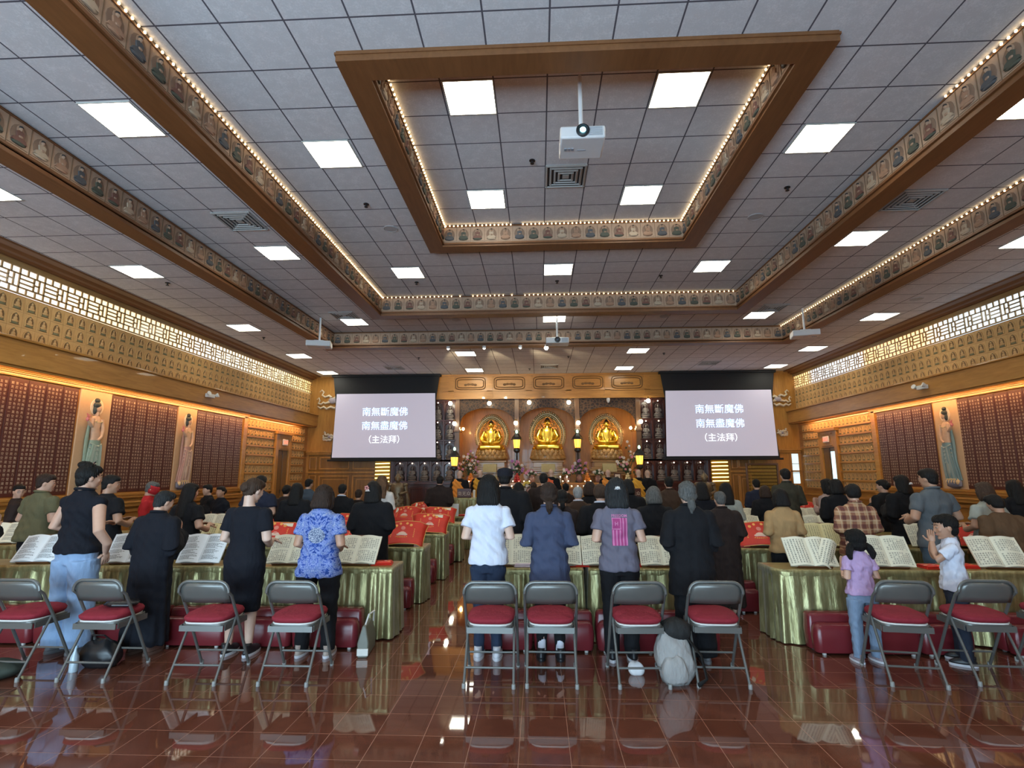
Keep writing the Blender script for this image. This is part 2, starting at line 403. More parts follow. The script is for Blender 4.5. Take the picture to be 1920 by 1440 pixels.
# ---- vents, sprinklers, speakers
VM = plain('vent metal', (.42, .40, .38), .5); VD = plain('vent dark', (.03, .03, .035), .6)
v1 = MB()
for k, r in enumerate((.30, .235, .17, .105)):
    for s1 in (-1, 1):
        v1.cbox((0, s1*r, -.012-.0*k), (2*r+.03, .03, .02), 0, Matrix.Rotation(s1*.5, 3, 'X')); v1.cbox((s1*r, 0, -.012), (.03, 2*r+.03, .02), 0, Matrix.Rotation(-s1*.5, 3, 'Y'))
v1.box(-.05, .05, -.05, .05, -.02, -.008)
vent_me = v1.mesh('louvre', VM, 0); vback_me = MB().box(-.31, .31, -.31, .31, -.004, 0).mesh('backing', VD, 0)
for x, y, z, lab in [(.47, 7.75, Z1, 'square air vent behind the hanging projector in the coffer'), (-4.87, 7.97, Z23, 'square air vent between the left ceiling frames'), (5.75, 7.87, Z23, 'square air vent between the right ceiling frames'),
  (-5.08, 13.3, Z23, 'air vent beside the far left light panel inside the frame'), (5.95, 13.3, Z23, 'air vent beside the far right light panel inside the frame'), (.47, 13.3, Z23, 'air vent next to the light panel behind the middle projector'),
  (-5.15, 18.5, Z3, 'air vent above the left projection screen'), (.41, 18.6, Z3, 'air vent above the middle of the altar header'), (5.93, 18.35, Z3, 'air vent above the right projection screen')]:
    t = thing('air_vent', lab, 'air vent', (x, y, z), 0, 'square ceiling air vents'); link('louvre', vent_me, t); link('backing', vback_me, t)
def px_ceiling(x, y, z): return (x, y, z)
spk = MB().lathe([(.045, 0), (.045, -.012), (.014, -.014), (.012, -.045), (.03, -.05), (.03, -.056)], seg=10).mesh('sprinkler_head', DARK)
for x, y, z, lab in [(-.05, 7.3, Z1, 'black sprinkler left of the projector in the coffer'), (-2.75, 7.9, Z12, 'black sprinkler behind the light panel left of the coffer'), (3.85, 7.75, Z12, 'black sprinkler behind the light panel right of the coffer'),
  (-2.75, 11.5, Z12, 'small sprinkler behind the left panel beyond the coffer'), (.46, 11.6, Z12, 'small sprinkler behind the middle panel beyond the coffer'), (2.75, 11.4, Z12, 'small sprinkler near the right panel beyond the coffer'),
  (-7.3, 9.7, Z3, 'small sprinkler behind the nearest whole left side panel'), (-7.6, 14.0, Z3, 'small sprinkler behind the second left side panel'), (-3.9, 16.9, Z3, 'small sprinkler above the left screen near the frame'),
  (7.2, 13.5, Z3, 'small sprinkler left of the right side panel'), (1.0, 17.0, Z3, 'small sprinkler above the altar right of centre'), (4.0, 16.7, Z3, 'small sprinkler above the right end of the altar header'), (-.3, 19.0, Z3, 'small sprinkler close to the altar header')]:
    o = link('ceiling_sprinkler', spk, None, (x, y, z)); tag(o, lab, 'sprinkler', 'ceiling sprinklers')
spkr = MB().lathe([(.13, 0), (.13, -.006), (.115, -.012), (.11, -.006), (.0, -.008)], seg=24)
for x, y, z, lab in [(-2.6, 8.8, Z12, 'round flush speaker left of the inner coffer'), (3.75, 8.7, Z12, 'round flush speaker right of the inner coffer'), (-2.2, 13.9, Z23, 'round flush speaker near the far left projector'), (3.4, 13.9, Z23, 'round flush speaker near the far right projector'), (8.3, 11.6, Z3, 'round flush speaker above the right wall side')]:
    o = link('ceiling_speaker', spkr.mesh('speaker', plain('speaker white', (.45, .44, .45), .6)), None, (x, y, z)); tag(o, lab, 'speaker', 'round ceiling speakers')

# ---- floor
def floor_mat():
    t = NT('red granite tile'); X, Y, Z = t.xyz(); T = .31
    def line(v, o):
        q = t.math('DIVIDE', t.math('SUBTRACT', v, o-T/2), T); q = t.math('SUBTRACT', q, t.math('FLOOR', q))
        return t.math('MULTIPLY', t.math('ABSOLUTE', t.math('SUBTRACT', q, .5)), T)
    d = t.math('MINIMUM', line(X, -.14), line(Y, .32)); g = t.math('LESS_THAN', d, .0022)
    v = t.coord(); n1 = t.noise(v, 260, 2, .7); n2 = t.noise(v, 3, 3)
    n3 = t.n('TexVoronoi'); t.set(n3.inputs['Vector'], v); n3.inputs['Scale'].default_value = 150
    f = t.math('ADD', t.math('MULTIPLY', n1, .6), t.math('MULTIPLY', n2, .4))
    c = t.ramp(f, [(.34, (.066, .020, .012)), (.52, (.145, .050, .030)), (.70, (.235, .10, .064))])
    wx = t.math('FLOOR', t.math('DIVIDE', t.math('SUBTRACT', X, -.14), T)); wy = t.math('FLOOR', t.math('DIVIDE', t.math('SUBTRACT', Y, .32), T))
    cmb = t.n('CombineXYZ'); t.set(cmb.inputs[0], wx); t.set(cmb.inputs[1], wy); wn = t.n('TexWhiteNoise'); t.set(wn.inputs['Vector'], cmb.outputs[0])
    c = t.mix(t.math('MULTIPLY', wn.outputs['Value'], .35), c, (.15, .045, .028, 1))
    c = t.mix(g, c, (.30, .15, .10, 1))
    t.done(c, t.math('ADD', .035, t.math('MULTIPLY', g, .4)), 0, .6); t.b.inputs['Coat Weight'].default_value = .45; t.b.inputs['Coat Roughness'].default_value = .015
    # each slab tilted a hair off its neighbours
    nv = t.n('VectorMath', operation='SUBTRACT'); t.set(nv.inputs[0], wn.outputs['Color']); nv.inputs[1].default_value = (.5, .5, .5)
    ns = t.n('VectorMath', operation='SCALE'); t.set(ns.inputs[0], nv.outputs[0]); ns.inputs['Scale'].default_value = .006
    geo = t.n('NewGeometry'); na = t.n('VectorMath', operation='ADD'); t.set(na.inputs[0], geo.outputs['Normal']); t.set(na.inputs[1], ns.outputs[0])
    nn = t.n('VectorMath', operation='NORMALIZE'); t.set(nn.inputs[0], na.outputs[0]); t.set(t.b.inputs['Normal'], nn.outputs[0])
    return t.mat
struct(MB().box(XL-.2, XR+.2, YF-.2, 22.2, -.1, 0).obj('floor', floor_mat(), smooth=0))

# ---- buddha relief tiles
TL = [plain('tile clay', (.72, .43, .17), .7, 0, .10, 9), plain('tile recess', (.27, .155, .065), .7, 0, .15, 9), plain('tile figure', (.68, .40, .16), .6, 0, .1, 9), plain('tile green', (.22, .20, .10), .7, 0, .2, 9)]
def relief_tile():
    """x -.5..+.5, z 0..1, faces -y, unit depth of .03"""
    m = MB(); m.box(-.49, .49, 0, .6, .01, .99, 0)
    arch = [(-.33, .12), (.33, .12), (.34, .55), (.26, .76), (0, .93), (-.26, .76), (-.34, .55)]
    m.prism(arch, -.12, 0, 1)
    n = len(arch); inn = [(x*.82, .5+(z-.5)*.86) for x, z in arch]
    for k in range(1, n):                                          # raised pointed frame
        q = (k+1) % n
        m.prism([arch[k], arch[q], inn[q], inn[k]], -.55, 0, 0)
    m.ell((0, -.35, .20), (.26, .5, .085), 8, 4, 3)                 # lotus
    m.ell((0, -.4, .34), (.25, .55, .09), 8, 4, 2)                  # knees
    m.ell((0, -.45, .48), (.15, .5, .16), 8, 4, 2)                  # torso
    m.ell((0, -.5, .70), (.085, .5, .10), 8, 4, 2)                  # head
    m.ell((0, -.45, .80), (.045, .4, .05), 6, 3, 3)
    return m.arrays()
RT = relief_tile()
def tile_band(side, y0, y1, z0, z1, rows, w, gap=0, name='relief_tile_band'):
    m = MB(); n = max(1, round((y1-y0)/w)); ww = (y1-y0)/n; hh = (z1-z0)/rows
    V, F, mi = RT
    for r in range(rows):
        for k in range(n):
            P = V*np.array([ww, .028, hh-gap])
            u = y0+(k+.5)*ww; z = z0+r*hh
            if side < 0: P = np.stack([XL-P[:, 1], u+P[:, 0], z+P[:, 2]], 1)
            else: P = np.stack([XR+P[:, 1], u-P[:, 0], z+P[:, 2]], 1)
            m.add(P, F, mi)
    if gap:
        s = -1 if side < 0 else 1
        for r in range(rows+1):
            z = z0+r*hh; a, b = (XL, XL+.05) if side < 0 else (XR-.05, XR)
            m.box(a, b, y0, y1, z-gap*.8, z-.002, 4)
    ob = m.obj(name, TL+[OAK_Y], smooth=40, fix=False); struct(ob); return ob

# ---- side walls
PANELC = plain('sutra board lacquer', (.075, .014, .010), .38, 0, .15, 4)
def side_wall(s):
    X = XL if s < 0 else XR; nm = 'left' if s < 0 else 'right'; d = -s   # d points into the room
    def bx(m, dep0, dep1, y0, y1, z0, z1, mi=0):
        a, b = X+d*dep0, X+d*dep1; m.box(min(a, b), max(a, b), y0, y1, z0, z1, mi)
    w = MB(); bx(w, -.35, -.03, YF, YB, 0, 4.72); bx(w, -.35, -.03, YF, YB, 5.28, 5.46)
    struct(w.obj('wall_'+nm, OAK_Y, smooth=0))
    wn = 1 if s < 0 else 2
    # clerestory window: glowing paper behind a wooden lattice
    t = NT('clerestory paper '+nm); _, Y, Z = t.xyz()
    if s < 0: st = [(.0, (.78, .88, 1)), (.40, (.92, .93, .95)), (.50, (1, .86, .52)), (.60, (1, .84, .50)), (.66, (.95, .92, .82)), (.80, (1, .90, .62)), (1, (1, .78, .32))]
    else: st = [(0, (.70, .85, 1)), (.62, (.62, .82, 1)), (.665, (.95, .62, .30)), (.78, (1, .66, .30)), (.80, (.72, .84, 1)), (.93, (.72, .84, 1)), (.95, (1, .70, .30)), (1, (1, .70, .3))]
    cc = t.ramp(t.math('DIVIDE', Y, YB), st)
    t.done((.7, .7, .65), .8); t.set(t.b.inputs['Emission Color'], cc); t.b.inputs['Emission Strength'].default_value = WIN_W
    f = MB(); bx(f, -.05, -.03, YF, YB, 4.72, 5.28); win = f.obj('window_%d' % wn, t.mat, smooth=0); struct(win)
    m = MB(); z0, z1 = 4.74, 5.18; T = .026; y = 5.0 if s > 0 else 5.0
    bx(m, 0, .03, YF, YB, 4.72, 4.745); bx(m, 0, .03, YF, YB, z1, z1+.10)
    zb, zt = z0+.105, z1-.105
    bx(m, 0, .02, YF, YB, zb-T/2, zb+T/2); bx(m, 0, .02, YF, YB, zt-T/2, zt+T/2)
    k = 0
    while y < YB-.05:
        a, b = y, y+.27                                            # block of horizontal slats
        bx(m, 0, .02, a-T/2, a+T/2, z0, z1)
        h = (zt-zb)/3
        for q in (1, 2): bx(m, 0, .02, a, b, zb+q*h-T/2, zb+q*h+T/2)
        bx(m, 0, .02, b-T/2, b+T/2, zb, zt); bx(m, 0, .02, a+.135, a+.135+T, z0, zb); bx(m, 0, .02, a+.135, a+.135+T, zt, z1)
        c2 = b+.10; bx(m, 0, .02, c2-T/2, c2+T/2, zb, zt)
        bx(m, 0, .02, b+.03, b+.03+T, z0, zb); bx(m, 0, .02, b+.03, b+.03+T, zt, z1)
        h2 = (zb+zt)/2; bx(m, 0, .02, b, c2, h2-T/2, h2+T/2)
        y = c2+.10; k += 1
    lat = m.obj('lattice', wood('lattice wood '+nm, (.30, .16, .05), (.45, .27, .10), 'y') if s < 0 else MATS['lattice wood left'], win, smooth=0)
    # cornice under the ceiling
    prof = [(0, 5.28), (.10, 5.28), (.13, 5.31), (.20, 5.32), (.26, 5.36), (.40, 5.37), (.41, 5.40), (0, 5.40)]
    mm = MB(); mm.prism([(X+d*a, z) for a, z in prof], YF, YB, axis='y'); struct(mm.obj('trim_%d' % (1 if s < 0 else 2), BEAM, smooth=0))
    # three rows of relief tiles
    tile_band(s, 3.5, YB, 3.90, 4.70, 3, .262)
    # ledge box with lit coving beneath
    m = MB(); bx(m, 0, .34, YF, YB, 3.44, 3.86); bx(m, 0, .38, YF, YB, 3.86, 3.90); bx(m, 0, .30, YF, YB, 3.40, 3.44)
    struct(m.obj('wall_%s_ledge' % nm, OAK_Y, smooth=0, bevel=.01))
    m = MB()
    ypan = 15.55
    for a, z0_, z1_ in ((.10, 3.36, 3.42), (.14, 3.385, 3.42)): bx(m, 0, a, YF, ypan+.15, z0_, z1_)
    bx(m, 0, .07, YF, ypan+.15, 3.31, 3.36)
    bx(m, 0, .07, ypan, ypan+.16, 1.22, 3.36); bx(m, 0, .05, ypan+.16, ypan+.22, 1.05, 3.36)
    # sill mouldings below the panels and the wainscot rail
    bx(m, 0, .10, YF, ypan+.16, 1.22, 1.27); bx(m, 0, .07, YF, ypan+.16, 1.16, 1.22); bx(m, 0, .16, YF, ypan+.20, 1.05, 1.09); bx(m, 0, .13, YF, ypan+.2, .98, 1.05)
    bx(m, 0, .05, YF, YB, .86, .92); bx(m, 0, .06, YF, YB, 0, .18)
    y = YF+.3
    while y < YB-1:
        bx(m, 0, .05, y, y+.10, .18, .86); y += 1.25
    bx(m, 0, .02, YF, ypan, 1.27, 3.31)
    struct(m.obj('wall_%s_panelling' % nm, OAK_Y, smooth=0, bevel=.006))
    # door wall beyond the panels: relief tiles in shelves, door casing
    dy0, dy1 = 17.55, 18.65
    tile_band(s, 15.8, dy0, 1.12, 3.38, 8, .21, .045, 'relief_tile_wall'); tile_band(s, dy1, YB-.3, 1.12, 3.38, 8, .21, .045, 'relief_tile_wall')
    tile_band(s, dy0, dy1, 3.10, 3.38, 1, .21, .045, 'relief_tile_wall')
    m = MB(); bx(m, 0, .10, dy0, dy0+.16, 0, 3.05); bx(m, 0, .10, dy1-.16, dy1, 0, 3.05); bx(m, 0, .095, dy0+.02, dy1-.02, 2.45, 3.02)
    bx(m, 0, .17, dy0-.06, dy1+.06, 2.98, 3.08); bx(m, .094, .12, dy0+.25, dy1-.25, 2.88, 2.92); bx(m, .094, .12, dy0+.25, dy1-.25, 2.5, 2.54)
    ds = m.obj('door_%d' % wn, OAK, smooth=0, bevel=.005); struct(ds)
    m = MB(); bx(m, 0, .04, dy0+.16, dy1-.16, 0, 2.45); bx(m, .04, .05, (dy0+dy1)/2-.01, (dy0+dy1)/2+.01, 0, 2.45, 1)
    for a in (dy0+.22, (dy0+dy1)/2+.04):
        for z0_, z1_ in ((.15, 1.0), (1.12, 2.3)): bx(m, .04, .055, a, a+.32, z0_, z1_)
    m.obj('door_leaf', [wood('door oak '+nm, (.16, .075, .02), (.25, .125, .035), 'z') if s < 0 else MATS['door oak left'], DARK], ds, smooth=0, bevel=.004)
    if s > 0:
        MB().box(X-.075, X-.055, dy0+.24, dy0+.44, 1.15, 2.32).obj('door_pane', glow('daylight door glass', (.45, .72, .85), .8), ds, smooth=0)
    # exit sign above the door
    ex = thing('exit_sign', 'small red and white EXIT sign above the %s side door' % nm, 'exit sign', (X+d*.13, (dy0+dy1)/2, 2.72))
    e = MB(); e.box(-.025, .025, -.16, .16, -.10, .10); e.obj('housing', plain('sign white', (.8, .7, .62), .5), ex, bevel=.006)
    tx = text_mb('EXIT', .15, 3); V, F, _ = tx.arrays(); q = MB()
    q.add(np.stack([np.full(len(V), d*.0262), V[:, 0]*(1 if s > 0 else -1)*-1 if s > 0 else V[:, 0], V[:, 1]], 1) if False else np.stack([np.full(len(V), d*.0262), -d*V[:, 0]*-1 if s < 0 else -V[:, 0], V[:, 1]], 1), F)
    q.obj('lettering', glow('exit red', (1, .12, .06), 1.5), ex, smooth=0, fix=False)
    return X, d
GLY = {}
def glyph(ch):
    if ch in GLY: return GLY[ch]
    cu = bpy.data.curves.new('g', 'FONT'); cu.body = ch; cu.resolution_u = 1; cu.align_x = 'CENTER'; cu.align_y = 'CENTER'
    o = bpy.data.objects.new('g', cu); COL.objects.link(o); bpy.context.view_layer.update()
    me = o.evaluated_get(bpy.context.evaluated_depsgraph_get()).to_mesh()
    V = np.array([v.co[:] for v in me.vertices]).reshape(-1, 3); F = [tuple(p.vertices) for p in me.polygons]
    o.to_mesh_clear(); bpy.data.objects.remove(o); bpy.data.curves.remove(cu)
    if len(V): V[:, :2] -= (V[:, :2].min(0)+V[:, :2].max(0))/2
    GLY[ch] = (V, F); return GLY[ch]
def text_mb(s, size, w=None, bold=0):
    """string centred on the origin in the xy plane; one cell per glyph"""
    cu = bpy.data.curves.new('g', 'FONT'); cu.body = s; cu.resolution_u = 2; cu.size = size; cu.align_x = 'CENTER'; cu.align_y = 'CENTER'; cu.offset = bold
    o = bpy.data.objects.new('g', cu); COL.objects.link(o); bpy.context.view_layer.update()
    me = o.evaluated_get(bpy.context.evaluated_depsgraph_get()).to_mesh()
    V = np.array([v.co[:] for v in me.vertices]).reshape(-1, 3); F = [tuple(p.vertices) for p in me.polygons]
    o.to_mesh_clear(); bpy.data.objects.remove(o); bpy.data.curves.remove(cu)
    V[:, :2] -= (V[:, :2].min(0)+V[:, :2].max(0))/2
    m = MB(); m.add(V, F); return m
SUTRA = '觀自在菩薩行深般若波羅蜜多時照見五蘊皆空度一切苦厄舍利子色不異空空不異色色即是空空即是色受想行識亦復如是舍利子是諸法空相不生不滅不垢不淨不增不減是故空中無色無受想行識無眼耳鼻舌身意無色聲香味觸法無眼界乃至無意識界無無明亦無無明盡乃至無老死亦無老死盡無苦集滅道無智亦無得以無所得故菩提薩埵依般若波羅蜜多故心無罣礙無罣礙故無有恐怖遠離顛倒夢想究竟涅槃'
side_wall(-1); side_wall(1)

# ---- rear wall with glazed entrance (behind the camera)
m = MB(); m.box(XL, -8.3, YF-.2, YF, 0, 5.4); m.box(2.0, XR, YF-.2, YF, 0, 5.4); m.box(-8.3, 2.0, YF-.2, YF, 4.0, 5.4)
struct(m.obj('wall_front', OAK_X, smooth=0))
m = MB()
for k in range(8): x = -8.3+k*(10.3/7); m.box(x-.05, x+.05, YF-.15, YF-.05, 0, 4.0)
m.box(-8.3, 2.0, YF-.15, YF-.05, 2.5, 2.6); struct(m.obj('window_3', OAK, smooth=0))
# ================================================================== SUTRA PANELS on the side walls
INK = plain('sutra lettering', (.60, .45, .33), .5, 0, .05)
def sutra_text(seed, cols, rows, cw, ch, size):
    rnd = random.Random(seed); m = MB()
    for c in range(cols):
        st = rnd.randrange(len(SUTRA))
        for r in range(rows):
            V, F = glyph(SUTRA[(st+r) % len(SUTRA)])
            if len(V): m.add(V*size+np.array([(c-(cols-1)/2)*cw, ((rows-1)/2-r)*ch, 0]), F)
    return m
PH = 2.00; ROWS = 27
SUTM = [sutra_text(k, 4, ROWS, .078, PH*.945/ROWS, .052) for k in range(4)]
sut_mb = [(m_.arrays()) for m_ in SUTM]
def sutra_panel(s, y0, y1, label, k0):
    X = XL if s < 0 else XR; d = -s; yc = (y0+y1)/2; n = max(1, round((y1-y0)/.355)); w = (y1-y0)/n
    t = thing('sutra_panel', label, 'inscribed panel', (X+d*.02, yc, 2.29), math.radians(90)*d, 'dark red inscribed sutra panels')
    for k in range(n):
        u = (k-(n-1)/2)*w
        bm_ = MB(); bv = .007; bm_.rings([[(-w/2+.003, 0, -1), (w/2-.003, 0, -1), (w/2-.003, 0, 1), (-w/2+.003, 0, 1)], [(-w/2+.003, -.012, -1), (w/2-.003, -.012, -1), (w/2-.003, -.012, 1), (-w/2+.003, -.012, 1)], [(-w/2+.003+bv, -.018, -1+bv), (w/2-.003-bv, -.018, -1+bv), (w/2-.003-bv, -.018, 1-bv), (-w/2+.003+bv, -.018, 1-bv)]])
        V, F, _ = sut_mb[(k+k0) % 4]; bm_.add(np.stack([V[:, 0]*w/.355, np.full(len(V), -.0195), V[:, 1]], 1), F, 1)
        bm_.obj('board', [PANELC, INK], t, (u, 0, 0), smooth=0, fix=False)
for s, side in ((-1, 'left'), (1, 'right')):
    sutra_panel(s, 13.36, 15.50, 'dark red sutra panel nearest the door in the %s wall' % side, 0)
    sutra_panel(s, 10.55, 12.58, 'dark red sutra panel on the %s wall nearer the viewer than the %s relief' % (side, 'lavender robed' if s < 0 else 'blue robed'), 1)
    if s < 0:
        sutra_panel(s, 7.0, 9.74, 'dark red sutra panel at the left picture edge before the green robed relief', 2)
    sutra_panel(s, 4.2, 6.9, 'dark red sutra panel on the %s wall outside the picture' % side, 3)

# ---- bodhisattva reliefs between the panels
BRD = plain('relief board clay', (.56, .37, .22), .8, 0, .05)
def relief_figure(s, yc, y0, y1, label, robe, robe2, lotus):
    X = XL if s < 0 else XR; d = -s
    t = thing('bodhisattva_relief', label, 'wall relief', (X+d*.02, yc, 2.29), math.radians(90)*d, 'painted bodhisattva reliefs')
    MB().box(-(y1-y0)/2, (y1-y0)/2, -.03, 0, -1.02, 1.02).obj('backboard', BRD, t, smooth=0, bevel=.008)
    fx = 1 if s < 0 else -1                                        # faces toward the altar
    m = MB(); R = [plain('relief flesh', (.60, .38, .25), .6), robe, robe2, plain('relief hair', (.03, .04, .04), .6), plain('relief halo', (.76, .62, .46), .7), plain('relief gold', (.62, .50, .25), .5), plain('relief pink', (.62, .20, .20), .6)]
    m.prism([(fx*.02+.155*math.cos(a), .70+.17*math.sin(a)) for a in [2*PI*k/24 for k in range(24)]], -.045, -.03, 4)
    m.ell((fx*.03, -.06, .68), (.075, .05, .10), 12, 8, 0); m.ell((fx*.085, -.07, .665), (.022, .02, .022), 6, 4, 0)
    m.ell((fx*.0, -.06, .735), (.085, .052, .07), 12, 8, 3); m.ell((-fx*.01, -.06, .83), (.055, .045, .05), 10, 6, 3); m.ell((-fx*.045, -.055, .64), (.035, .04, .09), 8, 6, 3)
    m.tube([(fx*.02, -.06, .60), (fx*.01, -.06, .52)], .035, 8, 0)
    m.loft([(fx*.04, -.05, -.02, .12, .06), (fx*.03, -.06, .12, .105, .075), (0, -.06, .28, .10, .07), (fx*.01, -.06, .42, .135, .06), (fx*.01, -.05, .52, .07, .04)], 14, 0)
    m.ell((fx*.06, -.085, .10), (.09, .05, .085), 10, 6, 0)         # belly
    for k in range(5):                                             # necklace and sash
        a = -1.0+k*.5; m.ell((fx*.02+.09*math.sin(a), -.12, .44-.05*math.cos(a)), (.014, .012, .014), 6, 4, 5)
    m.tube([(-fx*.10, -.07, .46), (-fx*.13, -.09, .30), (-fx*.17, -.10, .36), (-fx*.22, -.10, .42)], [.05, .045, .032, .025], 8, 0)     # raised arm
    m.ell((-fx*.235, -.10, .44), (.035, .03, .045), 8, 6, 6)
    for k in range(4): m.tube([(-fx*.23, -.11, .45), (-fx*(.20+.03*k), -.12, .52+.01*k)], [.012, .006], 5, 6)
    m.tube([(fx*.12, -.07, .46), (fx*.16, -.09, .26), (fx*.10, -.13, .10), (fx*.02, -.14, .04)], [.05, .043, .03, .022], 8, 0)
    # skirts with hanging folds
    m.loft([(-fx*.05, -.05, -.90, .17, .05), (-fx*.04, -.06, -.70, .165, .065), (-fx*.01, -.06, -.40, .15, .07), (fx*.03, -.06, -.12, .155, .08), (fx*.03, -.06, .04, .13, .075)], 18, 1)
    for k in range(9):
        a = -.14+k*.034
        m.tube([(fx*(a*.7+.03), -.135, -.05), (fx*(a*.95), -.14, -.35), (fx*(a*1.15-.03), -.115, -.86)], [.018, .022, .016], 6, 2 if k % 3 else 1)
    for k in range(5):
        z = -.02-.085*k; m.tube([(-fx*.12, -.10, z), (fx*.02, -.15, z-.07), (fx*.16, -.10, z-.01)], [.016, .022, .016], 6, 2)
    m.tube([(-fx*.13, -.06, .40), (-fx*.17, -.07, .05), (-fx*.15, -.06, -.4), (-fx*.24, -.05, -.82)], [.03, .045, .045, .03], 8, 1, flat=(.5, 1))
    m.ell((-fx*.02, -.12, -.55), (.06, .05, .22), 8, 6, 6 if s < 0 and yc < 11 else 2)
    m.obj('figure', R, t, smooth=50)
    l = MB(); l.loft([(-fx*.04, -.05, -1.0, .10, .04), (-fx*.04, -.07, -.95, .21, .07), (-fx*.04, -.07, -.87, .22, .075), (-fx*.04, -.06, -.82, .19, .05)], 18, 0)
    for k in range(9): a = -.9+k*.225; l.ell((-fx*.04+.19*math.sin(a), -.10, -.86), (.045, .05, .06), 8, 5, 0 if k % 2 else 1)
    for k in range(7): a = -.9+k*.3; l.ell((-fx*.04+.16*math.sin(a), -.11, -.80), (.04, .03, .03), 8, 5, 1)
    l.obj('lotus_base', [lotus, plain('lotus petal gold', (.72, .50, .25), .6)], t, smooth=50)
teal = plain('robe teal', (.25, .34, .27), .6, 0, .2, 6); teal2 = plain('robe pale teal', (.36, .42, .34), .6, 0, .2, 6)
lav = plain('robe lavender', (.45, .26, .22), .6, 0, .2, 6); lav2 = plain('robe cream', (.66, .44, .32), .6, 0, .2, 6)
blu = plain('robe blue', (.17, .26, .27), .6, 0, .2, 6); blu2 = plain('robe sky', (.32, .36, .32), .6, 0, .2, 6)
lot1 = plain('lotus slate', (.17, .17, .22), .6); lot2 = plain('lotus green', (.20, .30, .26), .6)
relief_figure(-1, 10.15, 9.77, 10.53, 'painted relief of a green robed bodhisattva on the left wall behind the woman in vest', teal, teal2, lot2)
relief_figure(-1, 12.97, 12.61, 13.33, 'painted relief of a lavender robed bodhisattva standing on slate lotus, left wall', lav, lav2, lot1)
relief_figure(1, 12.92, 12.55, 13.29, 'painted relief of a blue robed bodhisattva on the right wall', blu, blu2, lot1)

# ---- emergency light units on the ledges
def emerg(x, y, z, s, label):
    t = thing('emergency_light', label, 'emergency light', (x, y, z)); w = plain('unit white', (.78, .76, .72), .4)
    MB().box(-.05, .05, -.14, .14, -.05, .05).obj('housing', w, t, bevel=.012)
    for k in (-1, 1):
        h = MB(); h.lathe([(.035, 0), (.055, .05), (.058, .07), (.0, .075)], (0, 0, 0), 12); o = h.obj('lamp_head', w, t, (-s*.04, k*.17, .02)); o.rotation_euler = (0, -s*1.2, k*.3)
emerg(-8.5, 13.25, 3.66, -1, 'white twin head emergency light on the left wall ledge'); emerg(9.2, 13.06, 3.66, 1, 'white twin head emergency light on the right wall ledge')

# ================================================================== BACK WALL
def wpanel(m, x0, x1, z0, z1, y, mi=0, rim=.055, dep=.05):
    """raised frame moulding facing -y"""
    m.box(x0, x1, y-dep, y, z0, z0+rim, mi); m.box(x0, x1, y-dep, y, z1-rim, z1, mi); m.box(x0, x0+rim, y-dep, y, z0+rim, z1-rim, mi); m.box(x1-rim, x1, y-dep, y, z0+rim, z1-rim, mi)
m = MB(); m.box(XL-.4, -5.55, YB, YB+.2, 0, 5.4); m.box(6.22, XR+.4, YB, YB+.2, 0, 5.4); struct(m.obj('wall_back', OAK, smooth=0))
m = MB(); m.box(-5.55, -3.12, YB+.12, YB+.3, 0, 5.4); m.box(3.78, 6.22, YB+.12, YB+.3, 0, 5.4); struct(m.obj('wall_shelf_back', REDWOOD, smooth=0))
m = MB(); m.box(-3.12, 3.78, 21.8, 22.0, 0, 5.4)
m.box(-3.2, -3.12, YB+.1, 21.8, 0, 5.4); m.box(3.78, 3.86, YB+.1, 21.8, 0, 5.4); struct(m.obj('wall_niche', OAK, smooth=0))
# header with carved panels
m = MB(); m.box(-4.1, 4.75, YB-.12, YB+.02, 4.50, 5.40); m.box(-4.15, 4.8, YB-.20, YB-.10, 4.44, 4.52); m.box(-4.1, 4.75, YB-.15, YB-.12, 4.74, 4.77); m.box(-4.15, 4.8, YB-.17, YB-.1, 5.34, 5.40)
PX = [-3.34, -1.85, -.34, 1.15, 2.63, 4.11]
for x in PX:
    m.box(x-.11, x+.11, YB-.15, YB-.12, 4.52, 5.34); m.box(x-.13, x+.13, YB-.17, YB-.12, 4.52, 4.62)
for a, b in zip(PX[:-1], PX[1:]):
    c0, c1 = a+.17, b-.17; zc = 5.05; hw = (c1-c0)/2; xc = (c0+c1)/2
    for q, sc in ((0, 1), (1, .80)):
        P = []
        for k in range(28):
            an = 2*PI*k/28; ex = abs(math.cos(an))**.35*math.copysign(1, math.cos(an)); ez = abs(math.sin(an))**.35*math.copysign(1, math.sin(an))
            P.append((xc+ex*hw*(1-(1-sc)*.6), YB-.125, zc+ez*.235*sc*(1 if q == 0 else .85)))
        m.tube(P, .02, 6, 1, closed=True)
    for k in range(7):                                              # carved lotus spray
        an = -1.2+k*.4; m.ell((xc+.20*math.sin(an), YB-.125, 4.99+.03*math.cos(an)), (.06, .02, .03 if k % 2 else .045), 8, 5, 1)
hd = m.obj('wall_altar_header', [OAK_X, plain('carving brown', (.16, .075, .02), .6)], smooth=30); struct(hd)
